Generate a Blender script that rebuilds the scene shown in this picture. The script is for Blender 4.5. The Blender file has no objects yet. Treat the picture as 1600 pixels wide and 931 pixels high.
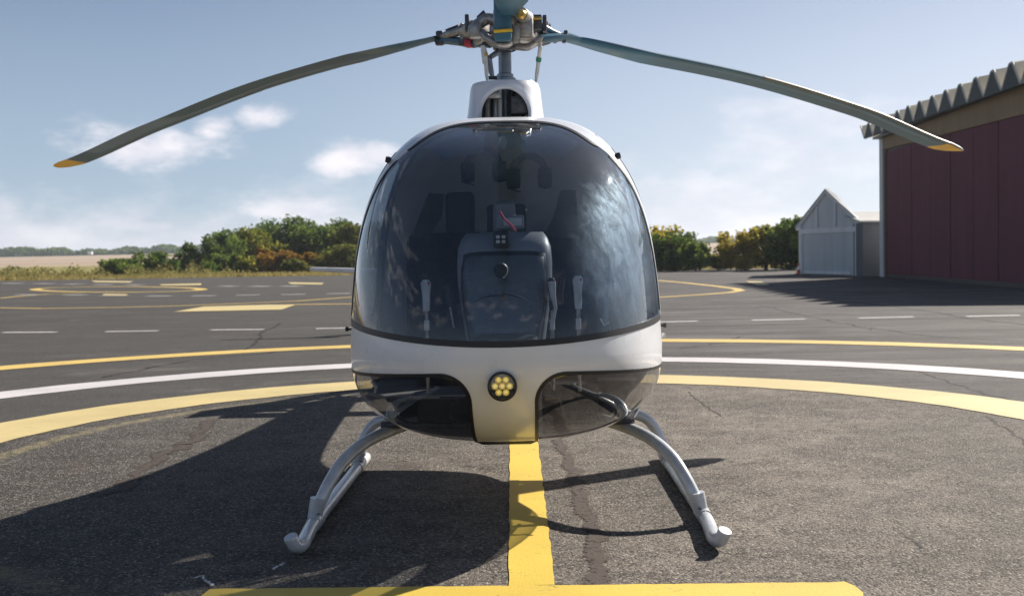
import bpy, bmesh, math, random
import numpy as np
from mathutils import Vector, Matrix
random.seed(7); rng = np.random.default_rng(7)
sc = bpy.context.scene
COL = sc.collection
# ---------------------------------------------------------------- camera
F, HY, ROLL, CAMH = 1750.0, 395.0, -0.018, 1.1
PITCH = math.atan((465.5 - HY) / F)
cam = bpy.data.cameras.new('camera'); camo = bpy.data.objects.new('camera', cam); COL.objects.link(camo)
cam.sensor_width = 36; cam.lens = F / 1600 * 36; cam.clip_end = 6000; cam.clip_start = 0.05
camo.matrix_world = Matrix.Translation((0, 0, CAMH)) @ Matrix.Rotation(math.pi / 2 - PITCH, 4, 'X') @ Matrix.Rotation(ROLL, 4, 'Z')
sc.camera = camo
cam.dof.use_dof = True; cam.dof.focus_distance = 4.6; cam.dof.aperture_fstop = 5.0

def ray(px, py):
    x = (px - 800) / F; y = (465.5 - py) / F
    c, s = math.cos(ROLL), math.sin(ROLL); x, y = c * x - s * y, s * x + c * y
    return x, math.cos(PITCH) + y * math.sin(PITCH), -math.sin(PITCH) + y * math.cos(PITCH)
def G(px, py, z=0.0):
    x, d, dz = ray(px, py); t = (z - CAMH) / dz
    return (x * t, d * t, z)
def W(px, py, D):
    x, d, dz = ray(px, py); t = D / d
    return Vector((x * t, D, CAMH + dz * t))

# ---------------------------------------------------------------- sun and sky
SUNV = Vector((1.14, 1.05, 1.0)).normalized()
ELEV = math.asin(SUNV.z); AZ = math.atan2(SUNV.x, SUNV.y)
sun = bpy.data.lights.new('sun', 'SUN'); suno = bpy.data.objects.new('sun', sun); COL.objects.link(suno)
sun.energy = 5.0; sun.angle = math.radians(0.5); sun.color = (1.0, 0.93, 0.83)
suno.rotation_euler = (-SUNV).to_track_quat('-Z', 'Y').to_euler()
suno.location = (20, 20, 25)
sc.view_settings.view_transform = 'Standard'; sc.view_settings.look = 'None'
sc.view_settings.exposure = 0.84; sc.view_settings.gamma = 1.0
sc.cycles.use_denoising = True
sc.cycles.max_bounces = 10; sc.cycles.transparent_max_bounces = 16; sc.cycles.caustics_reflective = False; sc.cycles.caustics_refractive = False

world = bpy.data.worlds.new('World'); sc.world = world; world.use_nodes = True
nt = world.node_tree; nt.nodes.clear()
class NT:
    """tiny node helper"""
    def __init__(s, tree): s.t = tree
    def n(s, typ, **kw):
        nd = s.t.nodes.new(typ)
        for k, v in kw.items():
            if k.startswith('i_'):
                key = k[2:]; key = int(key) if key.isdigit() else key
                s.put(nd.inputs[key], v)
            else: setattr(nd, k, v)
        return nd
    def put(s, sock, v):
        if isinstance(v, bpy.types.NodeSocket): s.t.links.new(v, sock)
        elif hasattr(v, 'outputs'): s.t.links.new(v.outputs[0], sock)
        else: sock.default_value = v
    def m(s, op, a, b=0.0, c=0.0, clamp=False):
        nd = s.t.nodes.new('ShaderNodeMath'); nd.operation = op; nd.use_clamp = clamp
        s.put(nd.inputs[0], a); s.put(nd.inputs[1], b); s.put(nd.inputs[2], c); return nd.outputs[0]
    def mix(s, f, a, b):
        nd = s.t.nodes.new('ShaderNodeMix'); nd.data_type = 'RGBA'
        s.put(nd.inputs[0], f); s.put(nd.inputs[6], a); s.put(nd.inputs[7], b); return nd.outputs[2]
    def ss(s, v, a, b):
        nd = s.t.nodes.new('ShaderNodeMapRange'); nd.interpolation_type = 'SMOOTHSTEP'
        s.put(nd.inputs[0], v); nd.inputs[1].default_value = a; nd.inputs[2].default_value = b
        nd.inputs[3].default_value = 0; nd.inputs[4].default_value = 1; return nd.outputs[0]
    def noise(s, vec, scale, detail=3, rough=0.55, dist=0.0):
        nd = s.t.nodes.new('ShaderNodeTexNoise'); s.put(nd.inputs['Vector'], vec)
        nd.inputs['Scale'].default_value = scale; nd.inputs['Detail'].default_value = detail
        nd.inputs['Roughness'].default_value = rough; nd.inputs['Distortion'].default_value = dist; return nd.outputs[0]
    def vmap(s, vec, sc_=(1, 1, 1), loc=(0, 0, 0), rot=(0, 0, 0)):
        nd = s.t.nodes.new('ShaderNodeMapping'); s.put(nd.inputs[0], vec)
        nd.inputs[1].default_value = loc; nd.inputs[2].default_value = rot; nd.inputs[3].default_value = sc_; return nd.outputs[0]
w = NT(nt)
sky = w.n('ShaderNodeTexSky', sky_type='NISHITA', sun_disc=False)
sky.sun_elevation = ELEV; sky.sun_rotation = AZ; sky.altitude = 100; sky.air_density = 0.55; sky.dust_density = 0.5; sky.ozone_density = 2.0
tc = w.n('ShaderNodeTexCoord'); dirv = tc.outputs['Generated']
sep = w.n('ShaderNodeSeparateXYZ', i_0=dirv)
az = w.m('ARCTAN2', sep.outputs[0], sep.outputs[1]); el = w.m('ARCSINE', sep.outputs[2])
n1 = w.noise(w.vmap(dirv, (1, 1, 2.2)), 9.0, 8, 0.62)
n2 = w.noise(w.vmap(dirv, (1, 1, 3.0), (3, 1, 2)), 3.2, 5, 0.6)
mask = None
def puff(px, py, rx, ry, gain=1.0):
    """one cumulus cloud given by the bearing and height at which it stands in the sky"""
    global mask
    d = Vector(ray(px, py)).normalized()
    a0, e0 = math.atan2(d.x, d.y), math.asin(d.z)
    da = w.m('DIVIDE', w.m('SUBTRACT', az, a0), rx / F); de = w.m('DIVIDE', w.m('SUBTRACT', el, e0), ry / F)
    r = w.m('SQRT', w.m('ADD', w.m('MULTIPLY', da, da), w.m('MULTIPLY', de, de)))
    v = w.m('SUBTRACT', w.m('ADD', 1.0, w.m('MULTIPLY', w.m('SUBTRACT', n1, 0.5), 4.0)), r)
    k = w.m('MULTIPLY', w.ss(v, -0.25, 0.95), gain)
    mask = k if mask is None else w.m('MAXIMUM', mask, k)
puff(265, 228, 105, 40); puff(205, 240, 50, 24, .9); puff(325, 205, 40, 25, .9); puff(412, 184, 40, 20, .8)
puff(540, 246, 52, 26, .95); puff(590, 240, 40, 18, .8); puff(0, 330, 60, 45, .6)
puff(430, 330, 130, 26, .75); puff(220, 355, 160, 26, .7); puff(1240, 260, 150, 100, .5); puff(1130, 330, 160, 70, .6)
# cumulus elsewhere round the horizon, the same kind of sky all round
gen = w.m('MULTIPLY', w.ss(w.m('ADD', n2, w.m('MULTIPLY', w.m('SUBTRACT', n1, .5), .5)), 0.54, 0.66),
          w.m('MULTIPLY', w.ss(el, 0.02, 0.10), w.m('SUBTRACT', 1.0, w.ss(el, 0.35, 0.8))))
away = w.ss(w.m('ABSOLUTE', az), 0.50, 0.65)
mask = w.m('MAXIMUM', mask, w.m('MULTIPLY', w.m('MULTIPLY', gen, away), .6))
bank = w.m('MULTIPLY', w.m('SUBTRACT', 1.0, w.ss(w.m('ADD', el, w.m('MULTIPLY', w.m('SUBTRACT', n1, .5), -.16)), 0.0, 0.075)), .75)
mask = w.m('MAXIMUM', mask, bank)
shade = w.noise(w.vmap(dirv, (1, 1, 2.5), (0, 0, .03)), 14.0, 5, 0.6)
cloudc = w.mix(w.ss(shade, .35, .65), (9.6, 9.5, 10.4, 1), (12.4, 11.8, 12.2, 1))
sund = w.m('ADD', w.m('ADD', w.m('MULTIPLY', sep.outputs[0], SUNV.x), w.m('MULTIPLY', sep.outputs[1], SUNV.y)), w.m('MULTIPLY', sep.outputs[2], SUNV.z))
lowf = w.m('ADD', .07, w.m('MULTIPLY', w.m('SUBTRACT', 1.0, w.ss(w.m('ABSOLUTE', el), 0.03, .36)), .62))
veil = w.mix(w.ss(sund, .42, .98), (5.3, 6.6, 7.9, 1), (10.8, 11.1, 11.7, 1))
skyd = w.mix(lowf, sky.outputs[0], veil)      # thin high veil that greys the blue
bg = w.n('ShaderNodeBackground', i_0=w.mix(w.m('MINIMUM', mask, .92), skyd, cloudc)); bg.inputs[1].default_value = 0.05
out = w.n('ShaderNodeOutputWorld', i_0=bg)

# ---------------------------------------------------------------- materials
MATS = {}
def new_mat(name):
    m = bpy.data.materials.new(name); m.use_nodes = True; m.node_tree.nodes.clear(); MATS[name] = m
    return m, NT(m.node_tree)
def finish(t, sh, disp=None):
    o = t.n('ShaderNodeOutputMaterial', i_0=sh)
def pbr(name, col, rough=.5, metal=0.0, var=.08, vscale=6.0, bump=0.0, bscale=60.0, coat=0.0, spec=.5, streak=None, dirt=None):
    m, t = new_mat(name)
    g = t.n('ShaderNodeNewGeometry'); tco = t.n('ShaderNodeTexCoord').outputs['Object']
    nz = t.noise(tco if streak is None else t.vmap(tco, streak), vscale, 5, .6)
    c2 = tuple(max(0, x * (1 - var * 2)) for x in col) + (1,); c1 = tuple(min(1, x * (1 + var)) for x in col) + (1,)
    c = t.mix(t.ss(nz, .3, .7), c2, c1)
    if dirt: c = t.mix(t.m('MULTIPLY', t.ss(t.noise(tco, dirt[1], 6, .7), .5, .8), dirt[2]), c, dirt[0] + (1,))
    b = t.n('ShaderNodeBsdfPrincipled'); t.put(b.inputs['Base Color'], c)
    t.put(b.inputs['Roughness'], t.m('ADD', rough - .06, t.m('MULTIPLY', nz, .12))); b.inputs['Metallic'].default_value = metal
    b.inputs['Coat Weight'].default_value = coat; b.inputs['Coat Roughness'].default_value = .04
    b.inputs['Specular IOR Level'].default_value = spec
    if bump:
        bn = t.n('ShaderNodeBump'); bn.inputs['Strength'].default_value = bump; bn.inputs['Distance'].default_value = .01
        t.put(bn.inputs['Height'], t.noise(tco, bscale, 4, .6)); t.put(b.inputs['Normal'], bn)
    finish(t, b); return m
WHITE = pbr('white_gelcoat', (.76, .78, .82), .28, 0, .03, 2.0, coat=.35, dirt=((.5, .48, .44), 3.0, .08))
BLACKR = pbr('black_rubber', (.014, .014, .016), .45, 0, .1, 12)
BLACKP = pbr('black_plastic', (.02, .021, .024), .5, 0, .12, 20, bump=.1, bscale=300)
LINING = pbr('cabin_lining', (.26, .265, .28), .8, 0, .08, 8, bump=.1, bscale=120)
BULK = pbr('bulkhead_grey', (.50, .51, .54), .85, 0, .1, 4, bump=.15, bscale=90)
SEATM = pbr('seat_fabric', (.022, .024, .03), .85, 0, .2, 40, bump=.3, bscale=260)
CONS = pbr('console_grey', (.11, .117, .128), .28, 0, .08, 8, bump=.12, bscale=400, coat=.5)
CONS2 = pbr('console_hood', (.28, .29, .31), .4, 0, .05, 8, bump=.1, bscale=400)
GREYP = pbr('light_grey_plastic', (.62, .62, .62), .35, 0, .08, 20)
TUBE = pbr('skid_paint', (.58, .60, .62), .30, .18, .10, 9, coat=.2, dirt=((.22, .2, .17), 16.0, .35))
STEEL = pbr('machined_steel', (.42, .40, .37), .38, .75, .18, 30, bump=.15, bscale=80, dirt=((.12, .10, .08), 22.0, .6))
DSTEEL = pbr('dark_steel', (.10, .10, .11), .42, .6, .2, 30, dirt=((.05, .04, .03), 20.0, .5))
MAST = pbr('mast_metal', (.23, .26, .30), .36, .7, .12, 20)
BLADE = pbr('blade_blue', (.042, .135, .200), .38, 0, .12, 3.0, coat=.2, dirt=((.06, .09, .08), 5.0, .2), streak=(1, 1, 1))
BYEL = pbr('blade_yellow', (.92, .56, .03), .4, 0, .08, 9)
EDGE = pbr('erosion_strip', (.20, .19, .15), .5, 0, .1, 9)
GOLD = pbr('gold_anodised', (.62, .42, .10), .38, .6, .1, 14)
def glow(name, col, st):
    m, t = new_mat(name); e = t.n('ShaderNodeEmission'); e.inputs[0].default_value = col + (1,); e.inputs[1].default_value = st
    finish(t, e); return m
LEDE = glow('led_emitter', (1.0, .80, .28), .38)
GREENB = pbr('green_band', (.02, .20, .12), .5)
REDB = pbr('red_band', (.45, .03, .05), .5)
PINK = pbr('pink_wool', (.85, .10, .16), .8)
POLEW = pbr('white_pole', (.8, .8, .8), .4)
LEDR = pbr('led_reflector', (.90, .74, .26), .25, .45, .05, 60)

def glass(name, tint, haze_w, haze_col, ior=1.5, scr=True, grough=.015, glare_smear=False, base=.0, dust_veil=.012):
    m, t = new_mat(name)
    tco = t.n('ShaderNodeTexCoord').outputs['Object']
    tr = t.n('ShaderNodeBsdfTransparent'); tr.inputs[0].default_value = tint + (1,)
    gl = t.n('ShaderNodeBsdfGlossy'); gl.inputs[0].default_value = (1, 1, 1, 1); gl.inputs[1].default_value = grough
    fr = t.n('ShaderNodeFresnel'); fr.inputs[0].default_value = ior
    g = t.n('ShaderNodeNewGeometry')
    bn = t.n('ShaderNodeBump'); bn.inputs['Strength'].default_value = .05; bn.inputs['Distance'].default_value = .01
    t.put(bn.inputs['Height'], t.noise(tco, 3.5, 2, .5)); t.put(gl.inputs['Normal'], bn)
    front = t.m('SUBTRACT', 1.0, t.m('MULTIPLY', g.outputs['Backfacing'], .75))
    f = t.m('MULTIPLY', t.m('ADD', t.m('MULTIPLY', fr.outputs[0], 1.25), base), front, clamp=True)
    mx = t.n('ShaderNodeMixShader', i_0=f, i_1=tr, i_2=gl)
    if scr:   # smeared grease and fine scratches on the acrylic
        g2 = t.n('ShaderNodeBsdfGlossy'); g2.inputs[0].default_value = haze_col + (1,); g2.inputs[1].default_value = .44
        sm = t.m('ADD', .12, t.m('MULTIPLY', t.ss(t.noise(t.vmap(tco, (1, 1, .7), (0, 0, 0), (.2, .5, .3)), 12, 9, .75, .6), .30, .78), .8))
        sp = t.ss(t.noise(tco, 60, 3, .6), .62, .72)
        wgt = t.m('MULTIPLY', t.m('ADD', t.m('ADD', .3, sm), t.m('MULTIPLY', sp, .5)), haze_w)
        if glare_smear:  # mask paints the soft sun glare at lower right, where smears lie
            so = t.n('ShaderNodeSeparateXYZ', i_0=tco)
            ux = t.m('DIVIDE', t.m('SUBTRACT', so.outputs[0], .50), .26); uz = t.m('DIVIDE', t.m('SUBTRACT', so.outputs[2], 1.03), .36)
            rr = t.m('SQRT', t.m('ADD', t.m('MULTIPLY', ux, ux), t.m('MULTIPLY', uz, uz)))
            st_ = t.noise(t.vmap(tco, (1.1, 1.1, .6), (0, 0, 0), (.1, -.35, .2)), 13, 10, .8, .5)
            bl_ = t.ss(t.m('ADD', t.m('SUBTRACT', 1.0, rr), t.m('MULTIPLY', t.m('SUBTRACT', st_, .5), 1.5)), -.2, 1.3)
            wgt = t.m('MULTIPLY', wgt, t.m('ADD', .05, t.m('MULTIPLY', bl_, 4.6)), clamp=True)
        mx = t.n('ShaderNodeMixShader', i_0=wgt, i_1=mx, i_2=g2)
        df = t.n('ShaderNodeBsdfDiffuse'); df.inputs[0].default_value = (.55, .70, .95, 1)      # dusty film, its blue holding a veil of reflected sky as colour
        mx = t.n('ShaderNodeMixShader', i_0=dust_veil, i_1=mx, i_2=df)
    finish(t, mx); return m
GLASS = glass('windshield_acrylic', (.66, .73, .80), .055, (.62, .82, 1.0), grough=.022, glare_smear=True, dust_veil=.026)
GLASSC = glass('chin_acrylic', (.80, .79, .77), .008, (.85, .9, 1.0), base=.07, dust_veil=.008)
GLASSL = glass('clear_acrylic', (.50, .52, .54), .02, (1, 1, 1), scr=False)
GLASSD = glass('door_acrylic', (.24, .26, .28), .03, (.85, .9, 1.0))
GLASSX = glass('lamp_glass', (.95, .95, .92), .01, (1, 1, 1), scr=False)
SHADEB = glass('sunshade_tint', (.12, .18, .20), .02, (.8, .9, 1.0), scr=False)

RCX, RCY = 0.044, 6.218      # centre of the landing circle (metres)
def asphalt():
    m, t = new_mat('asphalt')
    P = t.n('ShaderNodeNewGeometry').outputs['Position']
    sp = t.n('ShaderNodeSeparateXYZ', i_0=P)
    dx = t.m('SUBTRACT', sp.outputs[0], RCX); dy = t.m('SUBTRACT', sp.outputs[1], RCY)
    R = t.m('SQRT', t.m('ADD', t.m('MULTIPLY', dx, dx), t.m('MULTIPLY', dy, dy)))
    big = t.noise(P, .55, 5, .6); mid = t.noise(t.vmap(P, (1, 1, 1), (3, 7, 0)), 2.6, 5, .65); fine = t.noise(P, 38, 4, .7)
    streaks = t.noise(t.vmap(P, (.25, 1.6, 1), (0, 0, 0), (0, 0, .12)), 1.1, 5, .65)
    inner = t.m('SUBTRACT', 1.0, t.ss(t.m('ADD', R, t.m('MULTIPLY', mid, .5)), 3.35, 3.75))
    cin = t.mix(t.ss(mid, .3, .72), (.142, .120, .100, 1), (.240, .206, .174, 1))
    cout = t.mix(t.ss(streaks, .3, .7), (.054, .050, .051, 1), (.138, .129, .126, 1))
    c = t.mix(inner, cout, cin)
    leftd = t.m('SUBTRACT', 1.0, t.ss(t.m('ADD', sp.outputs[0], t.m('MULTIPLY', big, 1.6)), -1.6, 1.6))   # darker towards the left of the pad
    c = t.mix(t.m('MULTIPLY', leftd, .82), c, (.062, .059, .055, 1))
    c = t.mix(t.m('MULTIPLY', t.ss(big, .42, .62), .5), c, (.055, .050, .047, 1))
    # aggregate: single stones
    vo = t.n('ShaderNodeTexVoronoi', feature='F1'); t.put(vo.inputs['Vector'], P); vo.inputs['Scale'].default_value = 120
    vs = t.n('ShaderNodeSeparateColor', i_0=vo.outputs['Color'])
    stone = t.m('MULTIPLY', t.ss(vs.outputs[0], .70, .9), t.m('SUBTRACT', 1.0, t.ss(vo.outputs['Distance'], .35, .6)))
    dark = t.m('SUBTRACT', 1.0, t.ss(vs.outputs[1], .08, .4))
    amt = t.m('ADD', t.m('MULTIPLY', inner, .62), .30)
    v2 = t.n('ShaderNodeTexVoronoi', feature='F1'); t.put(v2.inputs['Vector'], P); v2.inputs['Scale'].default_value = 68
    v2c = t.n('ShaderNodeSeparateColor', i_0=v2.outputs['Color'])
    s2 = t.m('MULTIPLY', t.ss(v2c.outputs[1], .72, .88), t.m('SUBTRACT', 1.0, t.ss(v2.outputs['Distance'], .30, .5)))
    d2 = t.m('MULTIPLY', t.ss(v2.outputs['Distance'], .42, .62), t.ss(t.noise(P, 5.5, 4, .7), .42, .6))
    c = t.mix(t.m('MULTIPLY', t.m('MULTIPLY', s2, amt), .85), c, (.36, .33, .28, 1))
    c = t.mix(t.m('MULTIPLY', t.m('MULTIPLY', d2, amt), .7), c, (.022, .019, .017, 1))
    c = t.mix(t.m('MULTIPLY', t.m('MULTIPLY', stone, amt), .9), c, (.34, .31, .27, 1))
    c = t.mix(t.m('MULTIPLY', t.m('MULTIPLY', dark, amt), .85), c, (.028, .025, .023, 1))
    c = t.mix(t.m('MULTIPLY', t.ss(fine, .45, .7), .25), c, (.04, .036, .032, 1))
    blot = t.noise(t.vmap(P, (.6, 1.4, 1), (4, 1, 0)), .9, 7, .75, .6)
    c = t.mix(t.m('MULTIPLY', t.ss(blot, .54, .66), .45), c, (.036, .033, .032, 1))
    c = t.mix(t.m('MULTIPLY', t.m('SUBTRACT', 1.0, t.ss(blot, .34, .45)), .30), c, (.19, .175, .155, 1))
    # rust-brown soil stains
    rs = t.m('MULTIPLY', t.ss(t.noise(t.vmap(P, (1, 1, 1), (9, 2, 0)), 1.7, 6, .7), .56, .72), t.m('MULTIPLY', inner, .35))
    c = t.mix(rs, c, (.10, .058, .040, 1))
    # old paint ghost and grit along the inside of the yellow ring, left half
    g1 = t.m('SUBTRACT', 1.0, t.ss(t.m('ABSOLUTE', t.m('SUBTRACT', R, t.m('ADD', 2.84, t.m('MULTIPLY', mid, .22)))), .015, .10))
    g1 = t.m('MULTIPLY', g1, t.m('SUBTRACT', 1.0, t.ss(sp.outputs[0], -2.3, -.9)))
    c = t.mix(t.m('MULTIPLY', t.m('MULTIPLY', g1, t.ss(t.noise(P, 14, 5, .75), .36, .6)), .75), c, (.27, .23, .13, 1))
    b = t.n('ShaderNodeBsdfPrincipled'); t.put(b.inputs['Base Color'], c)
    t.put(b.inputs['Roughness'], t.m('ADD', .72, t.m('MULTIPLY', mid, .2))); b.inputs['Specular IOR Level'].default_value = .18
    bn = t.n('ShaderNodeBump'); bn.inputs['Strength'].default_value = .75; bn.inputs['Distance'].default_value = .006
    h = t.m('ADD', t.m('MULTIPLY', t.m('SUBTRACT', 1.0, vo.outputs['Distance']), .8), fine)
    t.put(bn.inputs['Height'], h); t.put(b.inputs['Normal'], bn)
    finish(t, b); return m
ASPH = asphalt()
def paint(name, col, wear=.5, dark=(.09, .08, .07)):
    m, t = new_mat(name)
    P = t.n('ShaderNodeNewGeometry').outputs['Position']
    a = t.noise(P, 7, 6, .7); b_ = t.noise(P, 60, 4, .75); c_ = t.noise(P, 1.6, 3, .5)
    c = t.mix(t.ss(c_, .3, .7), tuple(x * .86 for x in col) + (1,), col + (1,))
    wv = t.m('MULTIPLY', t.ss(t.m('ADD', t.m('MULTIPLY', a, .55), t.m('MULTIPLY', b_, .45)), .56, .66), wear)
    c = t.mix(wv, c, dark + (1,))
    c = t.mix(t.m('MULTIPLY', t.ss(b_, .3, .7), .12), c, tuple(x * .6 for x in col) + (1,))
    bs = t.n('ShaderNodeBsdfPrincipled'); t.put(bs.inputs['Base Color'], c); bs.inputs['Roughness'].default_value = .6
    bn = t.n('ShaderNodeBump'); bn.inputs['Strength'].default_value = .45; bn.inputs['Distance'].default_value = .004
    t.put(bn.inputs['Height'], t.noise(P, 110, 4, .7)); t.put(bs.inputs['Normal'], bn)
    finish(t, bs); return m
PYEL = paint('yellow_paint', (.68, .48, .06), .85)
PRING = paint('sheen_yellow_paint', (.60, .48, .22), .6)  # paler than the cross bar: grazing sun sheen put into the colour
PTHIN = paint('thin_yellow_paint', (.66, .47, .13), .6)
PWHT = paint('white_paint', (.60, .57, .58), .6)
PWORN = paint('worn_white_paint', (.42, .41, .40), .8)
def stainmat(name, col, thr=.5, scale=12, op=1.0):
    m, t = new_mat(name)
    P = t.n('ShaderNodeNewGeometry').outputs['Position']; uv = t.n('ShaderNodeTexCoord').outputs['UV']
    su = t.n('ShaderNodeSeparateXYZ', i_0=uv)
    edge = t.m('MULTIPLY', t.m('MULTIPLY', su.outputs[0], t.m('SUBTRACT', 1.0, su.outputs[0])), 4.0)
    a = t.m('SUBTRACT', t.m('ADD', t.m('MULTIPLY', edge, .8), t.m('MULTIPLY', t.m('SUBTRACT', t.noise(P, scale * 2, 8, .78), .5), 2.6)), .05)
    al = t.m('MULTIPLY', t.ss(a, thr - .08, thr + .3), op)
    b = t.n('ShaderNodeBsdfPrincipled'); b.inputs['Base Color'].default_value = col + (1,); b.inputs['Roughness'].default_value = .85
    bn = t.n('ShaderNodeBump'); bn.inputs['Strength'].default_value = .6; bn.inputs['Distance'].default_value = .006
    t.put(bn.inputs['Height'], t.noise(P, 60, 4, .7)); t.put(b.inputs['Normal'], bn)
    tr = t.n('ShaderNodeBsdfTransparent')
    finish(t, t.n('ShaderNodeMixShader', i_0=al, i_1=tr, i_2=b)); return m
CRACK = stainmat('crack_filler', (.022, .020, .019), .50, 9, .7)
SOIL = stainmat('soil_trail', (.055, .038, .030), .36, 16, .95)
GUANO = stainmat('white_spatter', (.62, .62, .60), .42, 40)

# ---------------------------------------------------------------- mesh helpers
def link(o, parent=None):
    COL.objects.link(o)
    if parent is not None: o.parent = parent
    return o
def mesh_obj(name, V, Fc, mat, parent=None, smooth=True, normals=None, uv=None):
    me = bpy.data.meshes.new(name)
    me.from_pydata([tuple(map(float, v)) for v in V], [], [tuple(int(i) for i in f) for f in Fc])
    if uv is not None:
        ul = me.uv_layers.new(name='UVMap'); vi = np.empty(len(me.loops), dtype=np.int32); me.loops.foreach_get('vertex_index', vi)
        ul.data.foreach_set('uv', np.asarray(uv, dtype=np.float32)[vi].ravel())
    me.materials.append(mat)
    if smooth: me.polygons.foreach_set('use_smooth', [True] * len(me.polygons))
    me.update()
    if normals is not None: me.normals_split_custom_set_from_vertices([tuple(map(float, n)) for n in normals])
    return link(bpy.data.objects.new(name, me), parent)
class MB:
    """collects shapes into one mesh"""
    def __init__(s): s.V = []; s.F = []
    def add(s, V, Fc):
        k = len(s.V); s.V += [tuple(v) for v in V]; s.F += [tuple(i + k for i in f) for f in Fc]; return s
    def tube(s, pts, r, seg=12, cap=True, squash=None):
        pts = [Vector(p) for p in pts]; n = len(pts)
        rr = r if isinstance(r, (list, tuple)) else [r] * n
        up = Vector((0, 0, 1)); V = []; prev = None
        for i, p in enumerate(pts):
            tdir = (pts[min(i + 1, n - 1)] - pts[max(i - 1, 0)]).normalized()
            if prev is None:
                a = up if abs(tdir.dot(up)) < .95 else Vector((1, 0, 0))
                u = (a - tdir * a.dot(tdir)).normalized()
            else:
                u = (prev - tdir * prev.dot(tdir)).normalized()
            prev = u; v = tdir.cross(u)
            for k in range(seg):
                an = 2 * math.pi * k / seg
                V.append(p + (u * math.cos(an) + v * math.sin(an) * (squash or 1)) * rr[i])
        Fc = [(i * seg + k, i * seg + (k + 1) % seg, (i + 1) * seg + (k + 1) % seg, (i + 1) * seg + k) for i in range(n - 1) for k in range(seg)]
        if cap:
            Fc.append(tuple(range(seg))[::-1]); Fc.append(tuple((n - 1) * seg + k for k in range(seg)))
        return s.add(V, Fc)
    def box(s, c, size, rot=None, bev=.0):
        bm = bmesh.new(); bmesh.ops.create_cube(bm, size=1)
        for v in bm.verts: v.co = Vector((v.co.x * size[0], v.co.y * size[1], v.co.z * size[2]))
        if bev: bmesh.ops.bevel(bm, geom=list(bm.edges), offset=bev, segments=2, affect='EDGES', profile=.5)
        R = rot if rot is not None else Matrix.Identity(3)
        bm.verts.index_update()
        V = [R @ v.co + Vector(c) for v in bm.verts]; Fc = [tuple(v.index for v in f.verts) for f in bm.faces]
        bm.free(); return s.add(V, Fc)
    def lathe(s, prof, c, axis=(0, 0, 1), seg=20):
        ax = Vector(axis).normalized(); a = Vector((0, 0, 1)) if abs(ax.z) < .9 else Vector((1, 0, 0))
        u = (a - ax * a.dot(ax)).normalized(); v = ax.cross(u); V = []; c = Vector(c)
        for (r, h) in prof:
            for k in range(seg):
                an = 2 * math.pi * k / seg; V.append(c + ax * h + (u * math.cos(an) + v * math.sin(an)) * max(r, 1e-5))
        n = len(prof)
        Fc = [(i * seg + k, i * seg + (k + 1) % seg, (i + 1) * seg + (k + 1) % seg, (i + 1) * seg + k) for i in range(n - 1) for k in range(seg)]
        return s.add(V, Fc)
    def prism(s, poly, z0, z1):
        n = len(poly)
        return s.add([(x, y, z0) for x, y in poly] + [(x, y, z1) for x, y in poly],
                     [tuple(range(n))[::-1], tuple(range(n, 2 * n))] + [(i, (i + 1) % n, n + (i + 1) % n, n + i) for i in range(n)])
    def build(s, name, mat, parent=None, smooth=True, origin=(0, 0, 0), angle=35):
        o = Vector(origin)
        ob = mesh_obj(name, [Vector(v) - o for v in s.V], s.F, mat, parent, smooth)
        if smooth: ob.data.set_sharp_from_angle(angle=math.radians(angle))
        return ob
def rotz(a): return Matrix.Rotation(a, 3, 'Z')
def tag(o, label=None, cat=None, group=None, kind=None):
    for k, v in (('label', label), ('category', cat), ('group', group), ('kind', kind)):
        if v: o[k] = v
    return o
def thing(name, label, cat, loc=(0, 0, 0), rz=0, group=None):
    o = bpy.data.objects.new(name, None); o.empty_display_size = .2; o.location = loc; o.rotation_euler = (0, 0, rz); COL.objects.link(o)
    return tag(o, label, cat, group)

# ---------------------------------------------------------------- ground
def sheet(name, pts, z, mat, label=None):
    o = mesh_obj(name, [(p[0], p[1], z) for p in pts], [tuple(range(len(pts)))], mat, smooth=False)
    return tag(o, label, None, None, 'structure')
gy = lambda x: 62 - .11 * x            # far edge of the asphalt
def grassmat():
    m, t = new_mat('grass_ground')
    P = t.n('ShaderNodeNewGeometry').outputs['Position']
    a = t.noise(P, .25, 5, .65); b_ = t.noise(P, 3, 5, .7)
    c = t.mix(t.ss(a, .35, .65), (.16, .15, .045, 1), (.30, .23, .09, 1)); c = t.mix(t.m('MULTIPLY', t.ss(b_, .4, .7), .5), c, (.07, .09, .03, 1))
    b = t.n('ShaderNodeBsdfPrincipled'); t.put(b.inputs['Base Color'], c); b.inputs['Roughness'].default_value = .95; b.inputs['Specular IOR Level'].default_value = .1
    finish(t, b); return m
GRASSG = grassmat()
def fieldmat():
    m, t = new_mat('stubble_field')
    P = t.n('ShaderNodeNewGeometry').outputs['Position']
    a = t.noise(t.vmap(P, (.2, 1.5, 1)), .03, 5, .65)
    c = t.mix(t.ss(a, .35, .65), (.33, .25, .20, 1), (.42, .34, .25, 1))
    sp = t.n('ShaderNodeSeparateXYZ', i_0=P)
    c = t.mix(t.ss(t.m('ADD', sp.outputs[1], t.m('MULTIPLY', a, 60.0)), 150, 210), (.22, .20, .07, 1), c)
    b = t.n('ShaderNodeBsdfPrincipled'); t.put(b.inputs['Base Color'], c); b.inputs['Roughness'].default_value = 1.0; b.inputs['Specular IOR Level'].default_value = .1
    finish(t, b); return m
FIELD = fieldmat()
# the asphalt
ax = np.linspace(-90, 90, 40)
sheet('asphalt_apron', [(-90, -60), (90, -60), (90, gy(90)), (60, gy(60) + 1), (30, gy(30)), (0, gy(0) + .6), (-30, gy(-30)), (-60, gy(-60) - .7), (-90, gy(-90))], 0, ASPH)
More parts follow.
